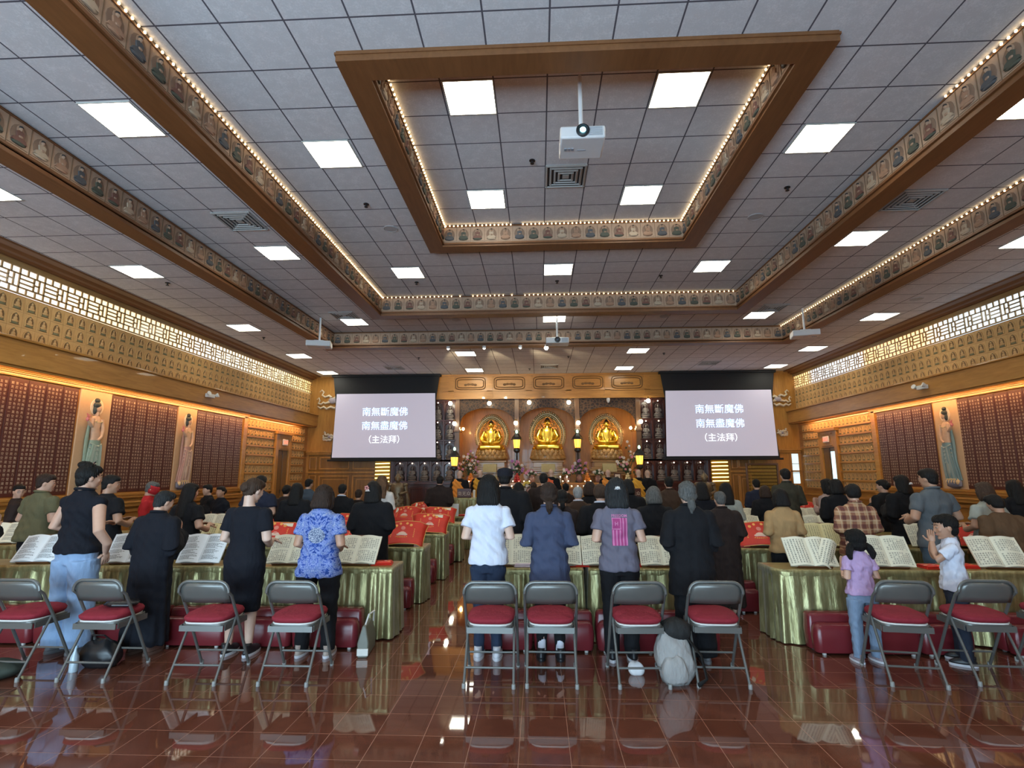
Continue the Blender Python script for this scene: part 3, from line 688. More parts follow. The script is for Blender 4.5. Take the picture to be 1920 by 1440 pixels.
# carved spandrels with pointed-round arches, columns
CARV = None
def carv_mat():
    t = NT('carved fretwork'); v = t.coord(); q = t.n('TexVoronoi', feature='DISTANCE_TO_EDGE'); t.set(q.inputs['Vector'], v); q.inputs['Scale'].default_value = 9
    f = q.outputs['Distance']; c = t.ramp(f, [(.02, (.15, .065, .022)), (.10, (.06, .026, .009)), (.3, (.03, .012, .005))]); t.bump(f, .6, .02); return t.done(c, .5)
CARV = carv_mat(); COLM = wood('niche column', (.16, .075, .035), (.24, .12, .055), 'z')
m = MB()
cols = [-3.10, -.82, 1.47, 3.76]
for a, b in zip(cols[:-1], cols[1:]):
    xc = (a+b)/2; R = (b-a)/2-.10; n = 16; top = 4.46; base = 3.45; h = 4.12-base
    prev = None
    for k in range(n):
        a0 = PI*k/n; a1 = PI*(k+1)/n
        p0 = (xc-R*math.cos(a0), base+h*math.sin(a0)**.8); p1 = (xc-R*math.cos(a1), base+h*math.sin(a1)**.8 if k < n-1 else base)
        m.prism([p0, p1, (p1[0], top), (p0[0], top)], YB+.02, YB+.10)
    m.box(a, a+.10, YB+.02, YB+.10, base, top); m.box(b-.10, b, YB+.02, YB+.10, base, top)
ob = m.obj('wall_spandrel', CARV, smooth=0); struct(ob)
m = MB()
for i, x in enumerate(cols):
    m.box(x-.09, x+.09, YB-.05, YB+.12, 1.1, 4.46); m.box(x-.12, x+.12, YB-.08, YB+.14, 3.2, 3.3)
struct(m.obj('pillar_niche', COLM, smooth=0, bevel=.01))
# dark shelf wall with little niches
m = MB()
def niche_grid(x0, x1, z0, z1, nx, nz):
    w = (x1-x0)/nx; h = (z1-z0)/nz
    for i in range(nx+1): m.box(x0+i*w-.035, x0+i*w+.035, YB-.04, YB+.12, z0, z1)
    for j in range(nz+1): m.box(x0, x1, YB-.05, YB+.12, z0+j*h-.03, z0+j*h+.03)
    for i in range(nx):
        for j in range(nz):
            xc = x0+(i+.5)*w; zt = z0+(j+1)*h-.03; r = w/2-.035; nn = 8
            for k in range(nn):
                a0 = PI*k/nn; a1 = PI*(k+1)/nn
                p0 = (xc-r*math.cos(a0), zt-.20+.15*math.sin(a0)); p1 = (xc-r*math.cos(a1), zt-.20+.15*math.sin(a1))
                m.prism([p0, p1, (p1[0], zt), (p0[0], zt)], YB-.02, YB+.02)
niche_grid(-5.5, -3.15, 1.33, 2.12, 5, 1); niche_grid(-4.09, -3.15, 2.12, 4.40, 2, 3)
niche_grid(3.80, 6.20, 1.33, 2.12, 5, 1); niche_grid(3.80, 4.75, 2.12, 4.40, 2, 3)
for a, b in ((-5.5, -3.0), (3.72, 6.2)):
    m.box(a, b, YB-.30, YB+.12, 1.24, 1.32); m.box(a, b, YB-.22, YB+.12, 0, 1.24)
    k = a+.1
    while k < b-.3: wpanel(m, k, k+.5, .15, 1.12, YB-.22, 0); k += .58
m.box(-5.6, -5.5, YB-.1, YB+.12, 0, 5.4); m.box(6.2, 6.3, YB-.1, YB+.12, 0, 5.4); m.box(-4.6, -4.09, YB, YB+.12, 2.12, 5.4); m.box(4.75, 5.3, YB, YB+.12, 2.12, 5.4)
m.box(-5.5, -4.6, YB, YB+.12, 2.12, 5.4); m.box(5.3, 6.2, YB, YB+.12, 2.12, 5.4)
struct(m.obj('wall_statue_shelving', REDWOOD, smooth=0, bevel=.006))
# wings: panelled oak, ledge, cupboard doors
def wing(x0, x1, nm, tablets):
    m = MB(); m.box(x0, x1, YB-.14, YB, 2.44, 2.50); m.box(x0, x1, YB-.09, YB, 2.36, 2.44); m.box(x0, x1, YB-.03, YB, 5.30, 5.40); m.box(x0, x1, YB-.12, YB, 5.34, 5.40)
    m.box(x0, x1, YB-.05, YB, 1.66, 1.72); m.box(x0, x1, YB-.06, YB, 0, .15)
    xs = (x0+.45, x0+1.75, x0+3.05) if not tablets else (x0+.25, x0+.85)
    for k in range(len(xs)-1):
        wpanel(m, xs[k]+.06, xs[k+1]-.06, 1.80, 2.28, YB); wpanel(m, xs[k]+.06, xs[k+1]-.06, .2, 1.58, YB); wpanel(m, xs[k]+.2, xs[k+1]-.2, .34, 1.44, YB, 0, .03, .02)
    wpanel(m, x0+.12, x0+.40, 1.80, 2.28, YB, 0, .03); wpanel(m, x0+.12, x0+.40, .2, 1.58, YB, 0, .03)
    f_ = MB(); f_.box(x0+.08, xs[-1]+.1, YB-.012, YB, .15, 2.36); struct(f_.obj('wall_back_field', OAKF, smooth=0))
    ob = m.obj('wall_back_panelling', OAK, smooth=0, bevel=.006); struct(ob)
wing(XL, -6.25, 'left', False); wing(6.98, XR, 'right', True)
# white carved dragon / cloud reliefs on the upper wings
WD = plain('carved cream relief', (.75, .62, .45), .6); WDP = plain('carved lilac relief', (.45, .38, .42), .6)
def scroll(cx, cz, label, fl=1, k=1.0):
    t = thing('carved_relief', label, 'wall carving', (cx, YB-.01, cz)); m = MB()
    P = [(-.52, .34), (-.44, .42), (-.36, .34), (-.42, .22), (-.30, .14), (-.14, .20), (-.05, .12)]
    def tb(P, r): m.tube([(fl*k*x, -.03, k*z) for x, z in P], r, 8, 0, flat=(1, .8))
    tb(P, [.015, .03, .035, .035, .04, .045, .05])
    tb([(-.62, .05), (-.54, .12), (-.50, .0), (-.56, -.10), (-.44, -.14), (-.36, -.06), (-.28, -.10), (-.1, -.05)], [.012, .025, .03, .03, .035, .035, .04, .05])
    tb([(-.58, -.22), (-.46, -.30), (-.34, -.24), (-.22, -.32), (-.06, -.24), (.1, -.30), (.2, -.2)], [.02, .035, .04, .045, .05, .045, .03])
    m.ell((0, -.03, 0), (.17*k, .06, .12*k), 12, 8, 1); tb([(0, .05), (.15, .15), (.3, .08), (.42, .2), (.36, .34)], [.05, .05, .04, .03, .015]); tb([(.1, -.05), (.26, -.1), (.4, .0), (.55, -.06)], [.05, .045, .035, .015])
    m.obj('carving', [WD, WDP], t, smooth=60)
scroll(-8.0, 4.45, 'cream carved dragon relief left of the left projection screen'); scroll(-8.05, 3.05, 'small lower cream carving left of the left projection screen', 1, .45)
scroll(8.95, 4.35, 'cream carved dragon relief right of the right projection screen', -1, .8); scroll(9.0, 3.1, 'small lower cream carving right of the right projection screen', -1, .35)
# memorial tablet cabinet, right wing
t = thing('tablet_cabinet', 'gold tablet cabinet with rows of tiny name plates under the right screen', 'cabinet', (8.16, YB-.02, 0))
m = MB(); wpanel(m, -.58, .58, .12, 1.98, 0, 0, .06, .08); m.obj('frame', COLM, t, smooth=0, bevel=.005)
GT = plain('gold tablet', (.50, .33, .07), .35, .7, .25, 30)
m = MB(); m.box(-.52, .52, -.01, 0, .18, 1.92, 1)
for r in range(14):
    z = .20+r*.122; m.box(-.52, .52, -.045, 0, z, z+.012, 1)
    for c in range(21): m.box(-.50+c*.0485, -.50+c*.0485+.032, -.035, -.01, z+.018, z+.10, 0)
m.obj('name_plates', [GT, plain('tablet back', (.16, .09, .02), .5, .3)], t, smooth=0)
# narrow coloured window at the right end
m = MB(); m.box(9.26, 9.50, YB-.03, YB-.01, 1.25, 2.32); w4 = m.obj('window_4', glow('blue white glass', (.45, .68, .82), .7), smooth=0); struct(w4)
m = MB(); wpanel(m, 9.20, 9.56, 1.18, 2.38, YB, 0, .06, .05); m.box(9.26, 9.5, YB-.04, YB-.03, 1.95, 1.97); m.box(9.26, 9.5, YB-.04, YB-.03, 1.62, 1.64); m.obj('window_frame', OAK, w4, smooth=0)
# light towers of stacked glowing rows
LT = glow('tower rows', (1, .70, .20), 2.6); TB = plain('tower back', (.28, .17, .03), .4, .6)
for x0, x1, lab in ((-6.22, -5.62, 'tall gold lamp tower with glowing rows left of the altar'), (6.32, 6.96, 'tall gold lamp tower with glowing rows right of the altar')):
    t = thing('lamp_tower', lab, 'lamp tower', ((x0+x1)/2, YB-.05, 0)); h = (x1-x0)/2
    m = MB(); m.box(-h-.03, h+.03, -.10, 0, 0, .9); m.box(-h, h, -.02, 0, .9, 2.7); m.obj('cabinet', [TB], t, smooth=0)
    for k in range(10): MB().tube([(-h+.03, -.04, 1.34+k*.135), (h-.03, -.04, 1.34+k*.135+.012)], .017, 6).obj('glowing_row', LT, t)
# ================================================================== PROJECTION SCREENS
SCRW = plain('screen cloth', (.78, .76, .80), .8, 0, .02)
SLIDE = glow('projected grey slide', (.40, .37, .44), .36); SL = SLIDE.node_tree
WHT = glow('projected lettering', (.90, .97, 1.0), .55); BLU = glow('projected lettering edge', (.22, .45, .85), .35)
SBL = plain('screen black border', (.008, .008, .010), .7)
def screen(x0t, x1t, x0b, x1b, label):
    """tab-tensioned screen, slightly wider at the foot"""
    y = 19.85; xc = (x0b+x1b)/2
    k = (y)/20.2; t = thing('projection_screen', label, 'projection screen', (xc*k, y, 0)); f = k
    zt, zb = 5.33, 2.17; z1, z0 = 4.66, 2.24; q = MB()
    H = (x1b-x0b)/2*f
    def side(sg):
        return [(sg*(H-.0), zt), (sg*(H-.12), zt-.9), (sg*(H-.14), 3.4), (sg*(H-.04), zb)]
    L = side(-1); Rr = side(1)
    m = MB(); m.prism(L+Rr[::-1], 0, .012); m.obj('border', SBL, t, smooth=0)
    m = MB(); m.prism([(-H+.16, z1), (-H+.09, z0), (H-.09, z0), (H-.16, z1)], -.006, -.001); m.obj('slide', SLIDE, t, smooth=0)
    MB().box(-H-.08, H+.08, -.03, .03, zb-.07, zb).obj('bottom_bar', SBL, t, bevel=.01)
    MB().box(-H-.05, H+.05, -.07, .12, 5.31, 5.39).obj('housing', SBL, t, smooth=0)
    def txt(s, size, z, mat, bold, y_, nm):
        a = text_mb(s, size, bold=bold); V, F, _ = a.arrays(); b = MB(); b.add(np.stack([V[:, 0], np.full(len(V), y_), V[:, 1]+z], 1), F)
        b.obj(nm, mat, t, smooth=0, fix=False)
    for s, z in (('南無斷魔佛', 3.97), ('南無盡魔佛', 3.44)):
        txt(s, .355, z, BLU, .006, -.008, 'lettering_edge'); txt(s, .355, z, WHT, .0, -.012, 'lettering')
    txt('（主法拜）', .32, 2.92, WHT, .0, -.012, 'lettering')
screen(0, 0, -8.02, -3.82, 'left hanging projection screen with white Chinese lettering and black border')
screen(0, 0, 4.66, 8.9, 'right hanging projection screen with white Chinese lettering and black border')

# ================================================================== PROJECTORS
PW = plain('projector white', (.72, .71, .72), .4, 0, .03); PG = plain('projector grille', (.30, .32, .36), .5)
LENS = glow('projector lens', (.30, .80, 1.0), 3.0)
def projector(loc, rz, w, top, label, front=True):
    t = thing('projector', label, 'projector', loc, rz); h = .15; d = .42
    MB().box(-w/2, w/2, -d/2, d/2, -h/2, h/2).obj('body', PW, t, bevel=.02)
    MB().tube([(0, 0, h/2), (0, 0, top-loc[2])], .025, 12).obj('pole', PW, t)
    m = MB(); m.box(-.12, .12, -.1, .1, h/2, h/2+.03); m.tube([(-.2, -.08, h/2+.01), (0, -.05, h/2+.035), (.2, -.08, h/2+.01)], .014, 6); m.obj('mount', PW, t, smooth=0)
    fy = -d/2
    MB().lathe([(.075, 0), (.075, .03), (.06, .035), (.055, .02), (0, .018)], (0, 0, 0), 20).obj('lens_ring', DARK, t, (.0, fy+.01, .01)).rotation_euler = (PI/2, 0, 0)
    MB().ell((0, 0, 0), (.034, .01, .034), 14, 8).obj('lens', LENS if front else plain('lens glass', (.05, .07, .1), .1), t, (0, fy-.02, .01))
    g = MB()
    for k in range(9): g.box(w/2-.19, w/2-.03, fy-.004, fy+.002, -.05+k*.012, -.045+k*.012)
    g.obj('grille', PG, t, smooth=0); g = MB()
    for k in range(3): g.box(-w/2+.05+k*.04, -w/2+.08+k*.04, -.02, .02, -h/2-.008, -h/2)
    g.box(-.05, .05, .02, .03, -h/2-.004, -h/2); g.obj('foot', PG, t, smooth=0)
    return t
projector((.53, 5.62, 5.42), 0, .50, Z1, 'white projector with lit blue lens hanging inside the inner coffer')
projector((.52, 13.7, 5.07), 0, .60, Z23, 'white projector hanging before the middle of the far frieze', False)
projector((-5.80, 13.5, 5.04), PI+.25, .62, Z23, 'white projector on a pole near the far left frame corner', False)
projector((6.75, 13.4, 5.10), PI-.25, .62, Z23, 'white projector on a pole near the far right frame corner', False)
# downlights tucked on the far beam
GLB = glow('spot glow', (1, .95, .8), 12)
for x, lab in ((-2.6, 'small spotlight on the far beam, leftmost of the row'), (-1.55, 'small spotlight on the far beam, second of the row'), (-.5, 'small spotlight on the far beam, third of the row'), (.25, 'round white bulb lamp on the far beam beside the middle projector')):
    t = thing('spotlight', lab, 'spotlight', (x, 15.0, 5.27)); MB().lathe([(.05, .03), (.06, -.02), (.05, -.04), (0, -.04)], seg=12).obj('housing', PW, t); MB().ell((0, 0, -.045), (.035, .035, .02) if x < .2 else (.06, .06, .07), 10, 6).obj('lamp', GLB, t)
# ================================================================== ALTAR
GB = plain('gilt body', (.85, .60, .10), .28, 1.0, .10, 6); BLK = plain('dark hair paint', (.02, .015, .015), .4); AUR = plain('aureole gilt', (.55, .42, .22), .35, .8, .25, 30)
PED = wood('pedestal wood', (.36, .19, .06), (.52, .30, .11), 'x')
def buddha(x, label, k=1.0):
    t = thing('buddha_statue', label, 'buddha statue', (x, 21.0, 2.50)); s = k*1.2
    m = MB()
    m.loft([(0, 0, .0, .44*s, .26*s), (0, -.02, .08*s, .47*s, .28*s), (0, -.02, .17*s, .38*s, .25*s), (0, .0, .28*s, .22*s, .16*s), (0, .01, .42*s, .22*s, .14*s), (0, .01, .56*s, .25*s, .14*s), (0, .01, .66*s, .20*s, .11*s), (0, 0, .71*s, .07*s, .065*s), (0, 0, .76*s, .065*s, .065*s)], 24)
    for q in (-1, 1):
        m.tube([(q*.10*s, -.1*s, .10*s), (q*.36*s, -.14*s, .12*s), (q*.30*s, -.28*s, .10*s), (-q*.02*s, -.26*s, .11*s)], [.10*s, .10*s, .085*s, .06*s], 12)
        m.tube([(q*.22*s, 0, .62*s), (q*.31*s, -.04*s, .42*s), (q*.25*s, -.18*s, .28*s), (q*.04*s, -.26*s, .24*s)], [.075*s, .075*s, .06*s, .04*s], 12)
        m.tube([(q*.12*s, -.13*s, .66*s), (q*.10*s, -.16*s, .45*s), (q*.02*s, -.16*s, .28*s)], .022*s, 8)
        for j in range(4): m.tube([(q*.29*s, -.05*s-.03*j, .50*s-.07*j), (q*.20*s, -.16*s, .44*s-.07*j)], .016*s, 6)
        m.ell((q*.085*s, .01, .85*s), (.018*s, .03*s, .055*s), 8, 6)
    m.ell((0, -.27*s, .27*s), (.09*s, .06*s, .04*s), 10, 6)
    m.ell((0, -.01, .85*s), (.085*s, .095*s, .115*s), 18, 12); m.ell((0, -.105*s, .84*s), (.014*s, .02*s, .03*s), 8, 6)
    m.obj('body', GB, t, smooth=60)
    h = MB(); h.ell((0, .015*s, .905*s), (.088*s, .095*s, .075*s), 16, 8); h.ell((0, .01, .975*s), (.05*s, .05*s, .045*s), 12, 6); h.obj('hair', BLK, t, smooth=180)
    f = MB()
    for q in (-1, 1): f.ell((q*.033*s, -.093*s, .86*s), (.018*s, .008, .006*s), 8, 4)
    f.ell((0, -.10*s, .795*s), (.02*s, .008, .006*s), 8, 4); f.obj('face', BLK, t, smooth=180)
    # lotus throne
    l = MB(); l.loft([(0, 0, -.30*s, .46*s, .34*s), (0, 0, -.22*s, .55*s, .38*s), (0, 0, -.06*s, .48*s, .34*s), (0, 0, 0, .46*s, .30*s)], 28)
    for r_, z_, n_ in ((.50, -.20, 18), (.48, -.10, 18), (.46, -.02, 20)):
        for j in range(n_):
            a = 2*PI*(j+.5*(r_ > .49))/n_
            R = Matrix.Rotation(a, 3, 'Z') @ Matrix.Rotation(-.35, 3, 'Y')
            l.ell((r_*s*math.cos(a), r_*.72*s*math.sin(a), z_*s), (.035*s, .075*s, .075*s), 8, 6, 0, R)
    l.obj('lotus_throne', PED, t, smooth=60)
    # flaming aureole, pointed, open fretwork
    a_ = MB(); N = 36
    def outline(k, R):
        an = PI*(-.16+1.32*k/N); r = R*(1+.10*max(0, math.sin(an))**6); return (r*math.cos(an), .24, .50*s+r*1.18*math.sin(an))
    a_.tube([outline(k, .50*s) for k in range(N+1)], .038*s, 8); a_.tube([outline(k, .42*s) for k in range(N+1)], .018*s, 6)
    for k in range(N):
        p = outline(k, .455*s); a_.ell(p, (.04*s, .025, .04*s), 7, 4)
        p = outline(k, .545*s); a_.ell(p, (.028*s, .02, .05*s), 6, 4)
    for R_ in (.34, .27, .20):
        for k in range(int(26*R_/.3)):
            an = 2*PI*k/int(26*R_/.3); a_.ell((R_*s*math.cos(an), .25, .52*s+R_*1.15*s*math.sin(an)), (.028*s, .018, .028*s), 6, 4)
    for q in (-1, 1): a_.tube([(q*.24*s+.05*s*math.cos(b), .24, .80*s+.05*s*math.sin(b)) for b in [2*PI*i/10 for i in range(10)]], .014, 6, closed=True)
    a_.tube([(.19*s*math.cos(b), .20, .86*s+.19*s*math.sin(b)) for b in [2*PI*i/24 for i in range(24)]], .018*s, 6, closed=True)
    a_.obj('aureole', AUR, t, smooth=60)
    # stepped pedestal below
    p = thing('statue_pedestal', label.replace('golden seated Buddha statue', 'stepped wooden pedestal under the golden Buddha'), 'pedestal', (x, 21.0, 0), 0, 'stepped altar pedestals')
    b = MB(); b.box(-.52, .52, -.36, .4, 1.285, 1.55); b.box(-.72, .72, -.46, .45, 1.55, 1.62); b.box(-.62, .62, -.42, .42, 1.62, 1.72); b.box(-.74, .74, -.48, .45, 1.72, 1.80)
    b.box(-.66, .66, -.44, .44, 1.80, 1.86); b.box(-.56, .56, -.40, .42, 1.86, 2.06); b.box(-.62, .62, -.44, .44, 2.06, 2.12)
    b.obj('base', PED, p, smooth=0, bevel=.012)
    st = MB(); stm = plain('pale stair', (.55, .45, .22), .6)
    for j in range(7): st.box(-.26, .26, -.52-.03*(6-j), -.40, 1.80+.045*j-.12, 1.80+.045*(j+1)-.12)
    st.box(-.30, -.18, -.62, -.40, 1.29, 1.55); st.box(.18, .30, -.62, -.40, 1.29, 1.55); st.obj('stair_panel', stm, p, smooth=0, bevel=.004)
buddha(-1.87, 'golden seated Buddha statue in the left niche'); buddha(.35, 'golden seated Buddha statue in the centre niche', 1.08); buddha(2.66, 'golden seated Buddha statue in the right niche')
for x in (-1.87, .35, 2.66):
    lamp('buddha_fill_spot', 'SPOT', (x-.2, 19.9, 4.2), 85, (1.0, .80, .45), target=(x, 21.0, 2.85), spot=42, radius=.05)  # added spot with no fixture of its own, brightens the Buddha
    lamp('niche_fill', 'POINT', (x, 21.55, 3.3), 7, (1.0, .62, .25), radius=.15)  # added warm fill without a fixture, lights the niche from inside
SCO = glow('sconce bulb', (1.0, .60, .20), 45)
for x, s_, nm in ((-2.95, -1, 'left'), (3.56, 1, 'right')):
    t = thing('wall_sconce', 'glowing warm wall sconce at the %s side of the altar niche' % nm, 'wall lamp', (x, 20.75, 3.36)); MB().ell((0, 0, 0), (.05, .05, .06), 12, 8).obj('bulb', SCO, t, smooth=180); MB().tube([(0, 0, -.05), (0, 0, -.12), (s_*.17, 0, -.12)], .014, 8).obj('bracket', GOLD, t)
for x, tx_ in ((-2.6, -2.9), (-1.55, -.9), (-.5, 1.4), (.25, 3.5)):
    lamp('header_spot', 'SPOT', (x, 15.0, 5.18), 210, (1.0, .78, .45), target=(tx_, 20.1, 5.08), spot=28, radius=.05)
# hanging globe lamps
GLO = glow('globe lamp', (1, .96, .74), 10)
G = [(-3.34, 4.27, 'globe lamp under the header, leftmost'), (-1.85, 4.26, 'globe lamp under the header above the left Buddha'), (-.34, 4.28, 'globe lamp under the header, left of centre'), (1.15, 4.27, 'globe lamp under the header, right of centre'), (4.11, 4.30, 'globe lamp under the header, rightmost'),
     (-3.17, 3.50, 'lower globe lamp at the left niche pillar'), (-.85, 3.51, 'lower globe lamp between the left and centre Buddhas'), (1.49, 3.50, 'lower globe lamp between the centre and right Buddhas'), (3.80, 3.53, 'lower globe lamp at the right niche pillar')]
gm = MB().ell((0, 0, 0), (.075, .075, .08), 16, 10).mesh('bulb', GLO, 180)
cm_ = MB().lathe([(.02, .14), (.05, .10), (.04, .06), (.0, .06)], seg=12); cm_.tube([(0, .0, .12), (0, .28, .14)], .012, 6); cap_me = cm_.mesh('bracket', plain('brass', (.35, .22, .08), .4, .9))
for x, z, lab in G:
    t = thing('globe_lamp', lab, 'globe lamp', (x, 19.93, z)); link('bulb', gm, t); link('bracket', cap_me, t)
t = thing('security_camera', 'small white security camera under the header above the right Buddha', 'security camera', (2.63, 19.95, 4.30)); m = MB(); m.lathe([(.06, .12), (.07, .06), (.055, 0), (.03, -.05), (0, -.06)], seg=12); m.tube([(0, 0, .1), (0, .2, .16)], .02, 6); m.obj('housing', PW, t)
# small seated statuettes in the niches
STN = plain('statuette stone', (.21, .17, .15), .5, 0, .2, 20)
m = MB(); m.loft([(0, 0, .12, .16, .10), (0, -.01, .17, .175, .12), (0, 0, .22, .12, .09), (0, .01, .30, .085, .06), (0, .01, .40, .10, .055), (0, .01, .44, .03, .03)], 14)
m.ell((0, 0, .50), (.045, .045, .06), 10, 8); m.ell((0, 0, .565), (.02, .02, .02), 6, 4)
for q in (-1, 1): m.tube([(q*.09, 0, .40), (q*.12, -.03, .30), (q*.03, -.10, .25)], [.03, .028, .018], 7)
sb = m.mesh('body', STN, 60)
m = MB(); m.lathe([(.17, 0), (.18, .03), (.14, .05), (.15, .08), (.18, .10), (.16, .13)], seg=14); sp_ = m.mesh('pedestal', STN)
m = MB(); m.tube([(.10*math.cos(a), .05, .50+.11*math.sin(a)) for a in [2*PI*i/20 for i in range(20)]], .012, 6, closed=True); m.lathe([(.10, 0), (.10, .01)], seg=4) if 0 else None; sh = m.mesh('halo', STN, 60)
SPOTB = glow('niche pin light', (1, .88, .68), 3.5)
pin = MB().ell((0, 0, 0), (.022, .022, .022), 8, 6).mesh('pin_light', SPOTB, 180)
ordn = ['outermost', 'second', 'middle', 'fourth', 'innermost']
def statuette(x, z, lab, lit=True):
    t = thing('buddha_statuette', lab, 'statuette', (x, YB+.0, z), 0, 'small seated statuettes in the dark niches'); t.scale = (.92,)*3
    link('body', sb, t); link('pedestal', sp_, t); link('halo', sh, t)
    o = link('niche_light', pin, None, (x, YB-.03, z+.66)); tag(o, 'tiny pin light above the ' + lab.replace('small seated statuette', 'statuette'), 'pin light', 'pin lights above the statuettes')
for k in range(5):
    statuette(-5.5+.235+k*.47, 1.36, 'small seated statuette, %s of the bottom row left of the altar' % ordn[k])
    statuette(3.80+.24+(4-k)*.48, 1.36, 'small seated statuette, %s of the bottom row right of the altar' % ordn[k])
for r, nm in ((0, 'lowest tier'), (1, 'middle tier'), (2, 'top tier')):
    for c_, w in ((0, 'outer'), (1, 'inner')):
        statuette(-4.09+.235+c_*.47, 2.15+r*.76, 'small seated statuette, %s column of the %s left of the altar' % (w, nm))
        statuette(3.80+.2375+(1-c_)*.475, 2.15+r*.76, 'small seated statuette, %s column of the %s right of the altar' % (w, nm))
# altar steps and candle shelves
m = MB(); m.box(-3.0, 3.65, 19.15, 21.5, 0, 1.28); m.box(-3.05, 3.75, 19.10, 19.2, 1.26, 1.31); m.box(-2.6, 3.3, 18.75, 19.15, 0, 1.12); m.box(-2.65, 3.35, 18.70, 18.8, 1.10, 1.15); m.box(-2.2, 2.9, 18.3, 18.75, 0, .86); m.box(-2.25, 2.95, 18.25, 18.35, .84, .88)
al = m.obj('altar_table', OAK_X, smooth=0, bevel=.01); tag(al, 'long stepped wooden altar before the three golden Buddhas', 'altar')
CUPM = glow('candle flame glow', (1, .82, .5), 9); cup = MB().lathe([(.022, 0), (.032, .03), (.03, .045), (.0, .04)], seg=8).mesh('cup', plain('candle glass', (.75, .6, .45), .3)); fl = MB().ell((0, 0, .052), (.017, .017, .022), 6, 5).mesh('flame', CUPM, 180)
for (y, z, n, x0, x1, w) in ((19.2, 1.31, 30, -2.5, 3.2, 'upper altar shelf'), (18.8, 1.15, 26, -2.2, 3.0, 'lower altar shelf')):
    for k in range(n):
        if random.random() < .18: continue
        t = thing('tea_candle', 'small lit candle cup in the row along the %s' % w, 'candle', (x0+(x1-x0)*k/(n-1), y+random.uniform(-.02, .04), z), 0, 'candle cups on the %s' % w); link('cup', cup, t); link('flame', fl, t)
# lanterns on posts
LGL = glow('lantern glass', (1, .42, .04), 2.0); IRON = plain('lantern iron', (.02, .018, .018), .4)
def lantern(x, y, z, h0, lab):
    t = thing('pagoda_lantern', lab, 'lantern', (x, y, z)); m = MB()
    m.lathe([(.20, .02), (.17, .10), (.09, .20), (.06, .24)], (0, 0, .30), 6); m.lathe([(.22, 0), (.22, .025)], (0, 0, .30), 6); m.obj('roof', IRON, t, smooth=0)
    m = MB(); m.lathe([(.10, 0), (.12, .14), (.13, .30)], (0, 0, 0), 6); m.obj('glass', LGL, t, smooth=0)
    m = MB(); m.lathe([(.06, -.18), (.12, -.12), (.12, -.05), (.08, 0)], (0, 0, 0), 10); m.lathe([(.03, -h0), (.025, -.15)], (0, 0, 0), 8); m.lathe([(.14, -h0-.02), (.10, -h0+.05)], (0, 0, 0), 8)
    for k in range(6): a = PI*k/3; m.tube([(.10*math.cos(a), .10*math.sin(a), 0), (.13*math.cos(a), .13*math.sin(a), .30)], .008, 5)
    m.obj('post', IRON, t); MB().ell((0, 0, .60), (.045, .045, .07), 10, 6).obj('finial', glow('jade finial '+lab[:4], (.35, .8, .5), 2.0), t)
lantern(-.82, 20.0, 2.58, 1.25, 'black pagoda lantern between the left and centre Buddhas'); lantern(1.45, 20.0, 2.58, 1.25, 'black pagoda lantern between the centre and right Buddhas')
lantern(-3.05, 19.3, 1.92, .62, 'low black pagoda lantern at the left end of the altar'); lantern(3.58, 19.3, 1.95, .62, 'low black pagoda lantern at the right end of the altar')
# flower arrangements
LEAF = plain('dark leaves', (.035, .07, .025), .6, 0, .3, 20); FW = plain('white petals', (.75, .66, .60), .6, 0, .1); FP = plain('pink petals', (.62, .25, .38), .6, 0, .2); VS = plain('glazed vase', (.30, .16, .14), .25); FO = plain('orchid purple', (.45, .18, .42), .6)
def bouquet(x, y, z, h, w, n, mats, lab, seed):
    rnd = random.Random(seed); t = thing('flower_arrangement', lab, 'flowers', (x, y, z))
    MB().lathe([(.05, 0), (.10, .06), (.11, .16), (.06, .24), (.08, .28)], seg=14).obj('vase', VS, t)
    s = MB(); b = MB()
    for k in range(n):
        a = rnd.uniform(0, 2*PI); r = w*math.sqrt(rnd.random()); zz = .30+h*(rnd.random()**.8)*(1-.5*r/w)
        p = (r*math.cos(a), .6*r*math.sin(a), zz); s.tube([(0, 0, .26), (p[0]*.5, p[1]*.5, (.26+zz)*.5+.03), p], .006, 5)
        for q in range(2):
            a2 = rnd.uniform(0, 2*PI); s.ell((p[0]*.8+.05*math.cos(a2), p[1]*.8+.05*math.sin(a2), zz*.85), (.05, .02, .03), 6, 4, 0, Euler((rnd.random()*3, rnd.random()*3, a2)).to_matrix())
        sz = rnd.uniform(.035, .055); mi = rnd.randrange(len(mats))
        for q in range(5):
            a2 = 2*PI*q/5; b.ell((p[0]+sz*.6*math.cos(a2), p[1]-.03, zz+sz*.6*math.sin(a2)), (sz*.6, sz*.35, sz*.6), 6, 4, mi)
    s.obj('foliage', LEAF, t, smooth=60); b.obj('blossom', mats, t, smooth=60); return t
bouquet(-2.62, 19.95, 1.285, 1.25, .38, 34, [FW, FW, FP], 'tall white flower arrangement at the left of the altar', 1)
bouquet(3.25, 19.95, 1.285, 1.30, .38, 34, [FW, FW, FP], 'tall white flower arrangement at the right of the altar', 2)
bouquet(-.82, 19.5, 1.32, .72, .26, 22, [FW, FP, FO], 'pink and white orchids below the left centre lantern', 3)
bouquet(1.46, 19.5, 1.32, .75, .28, 24, [FW, FP, FO], 'white and purple orchids below the right centre lantern', 4)
bouquet(-.25, 19.4, 1.31, .22, .22, 12, [FP, FW], 'low pink flower vase left of the central pedestal', 5)
bouquet(1.0, 19.4, 1.31, .22, .24, 12, [FW, FP], 'low pale flower vase right of the central pedestal', 6)
bouquet(2.1, 19.35, 1.31, .20, .18, 10, [LEAF, FW], 'small dark green plant near the right Buddha pedestal', 7)
bouquet(-.35, 18.5, .9, .18, .2, 9, [plain('yellow petals', (.8, .6, .12), .6), FW], 'small yellow flowers on the lowest altar step', 8)
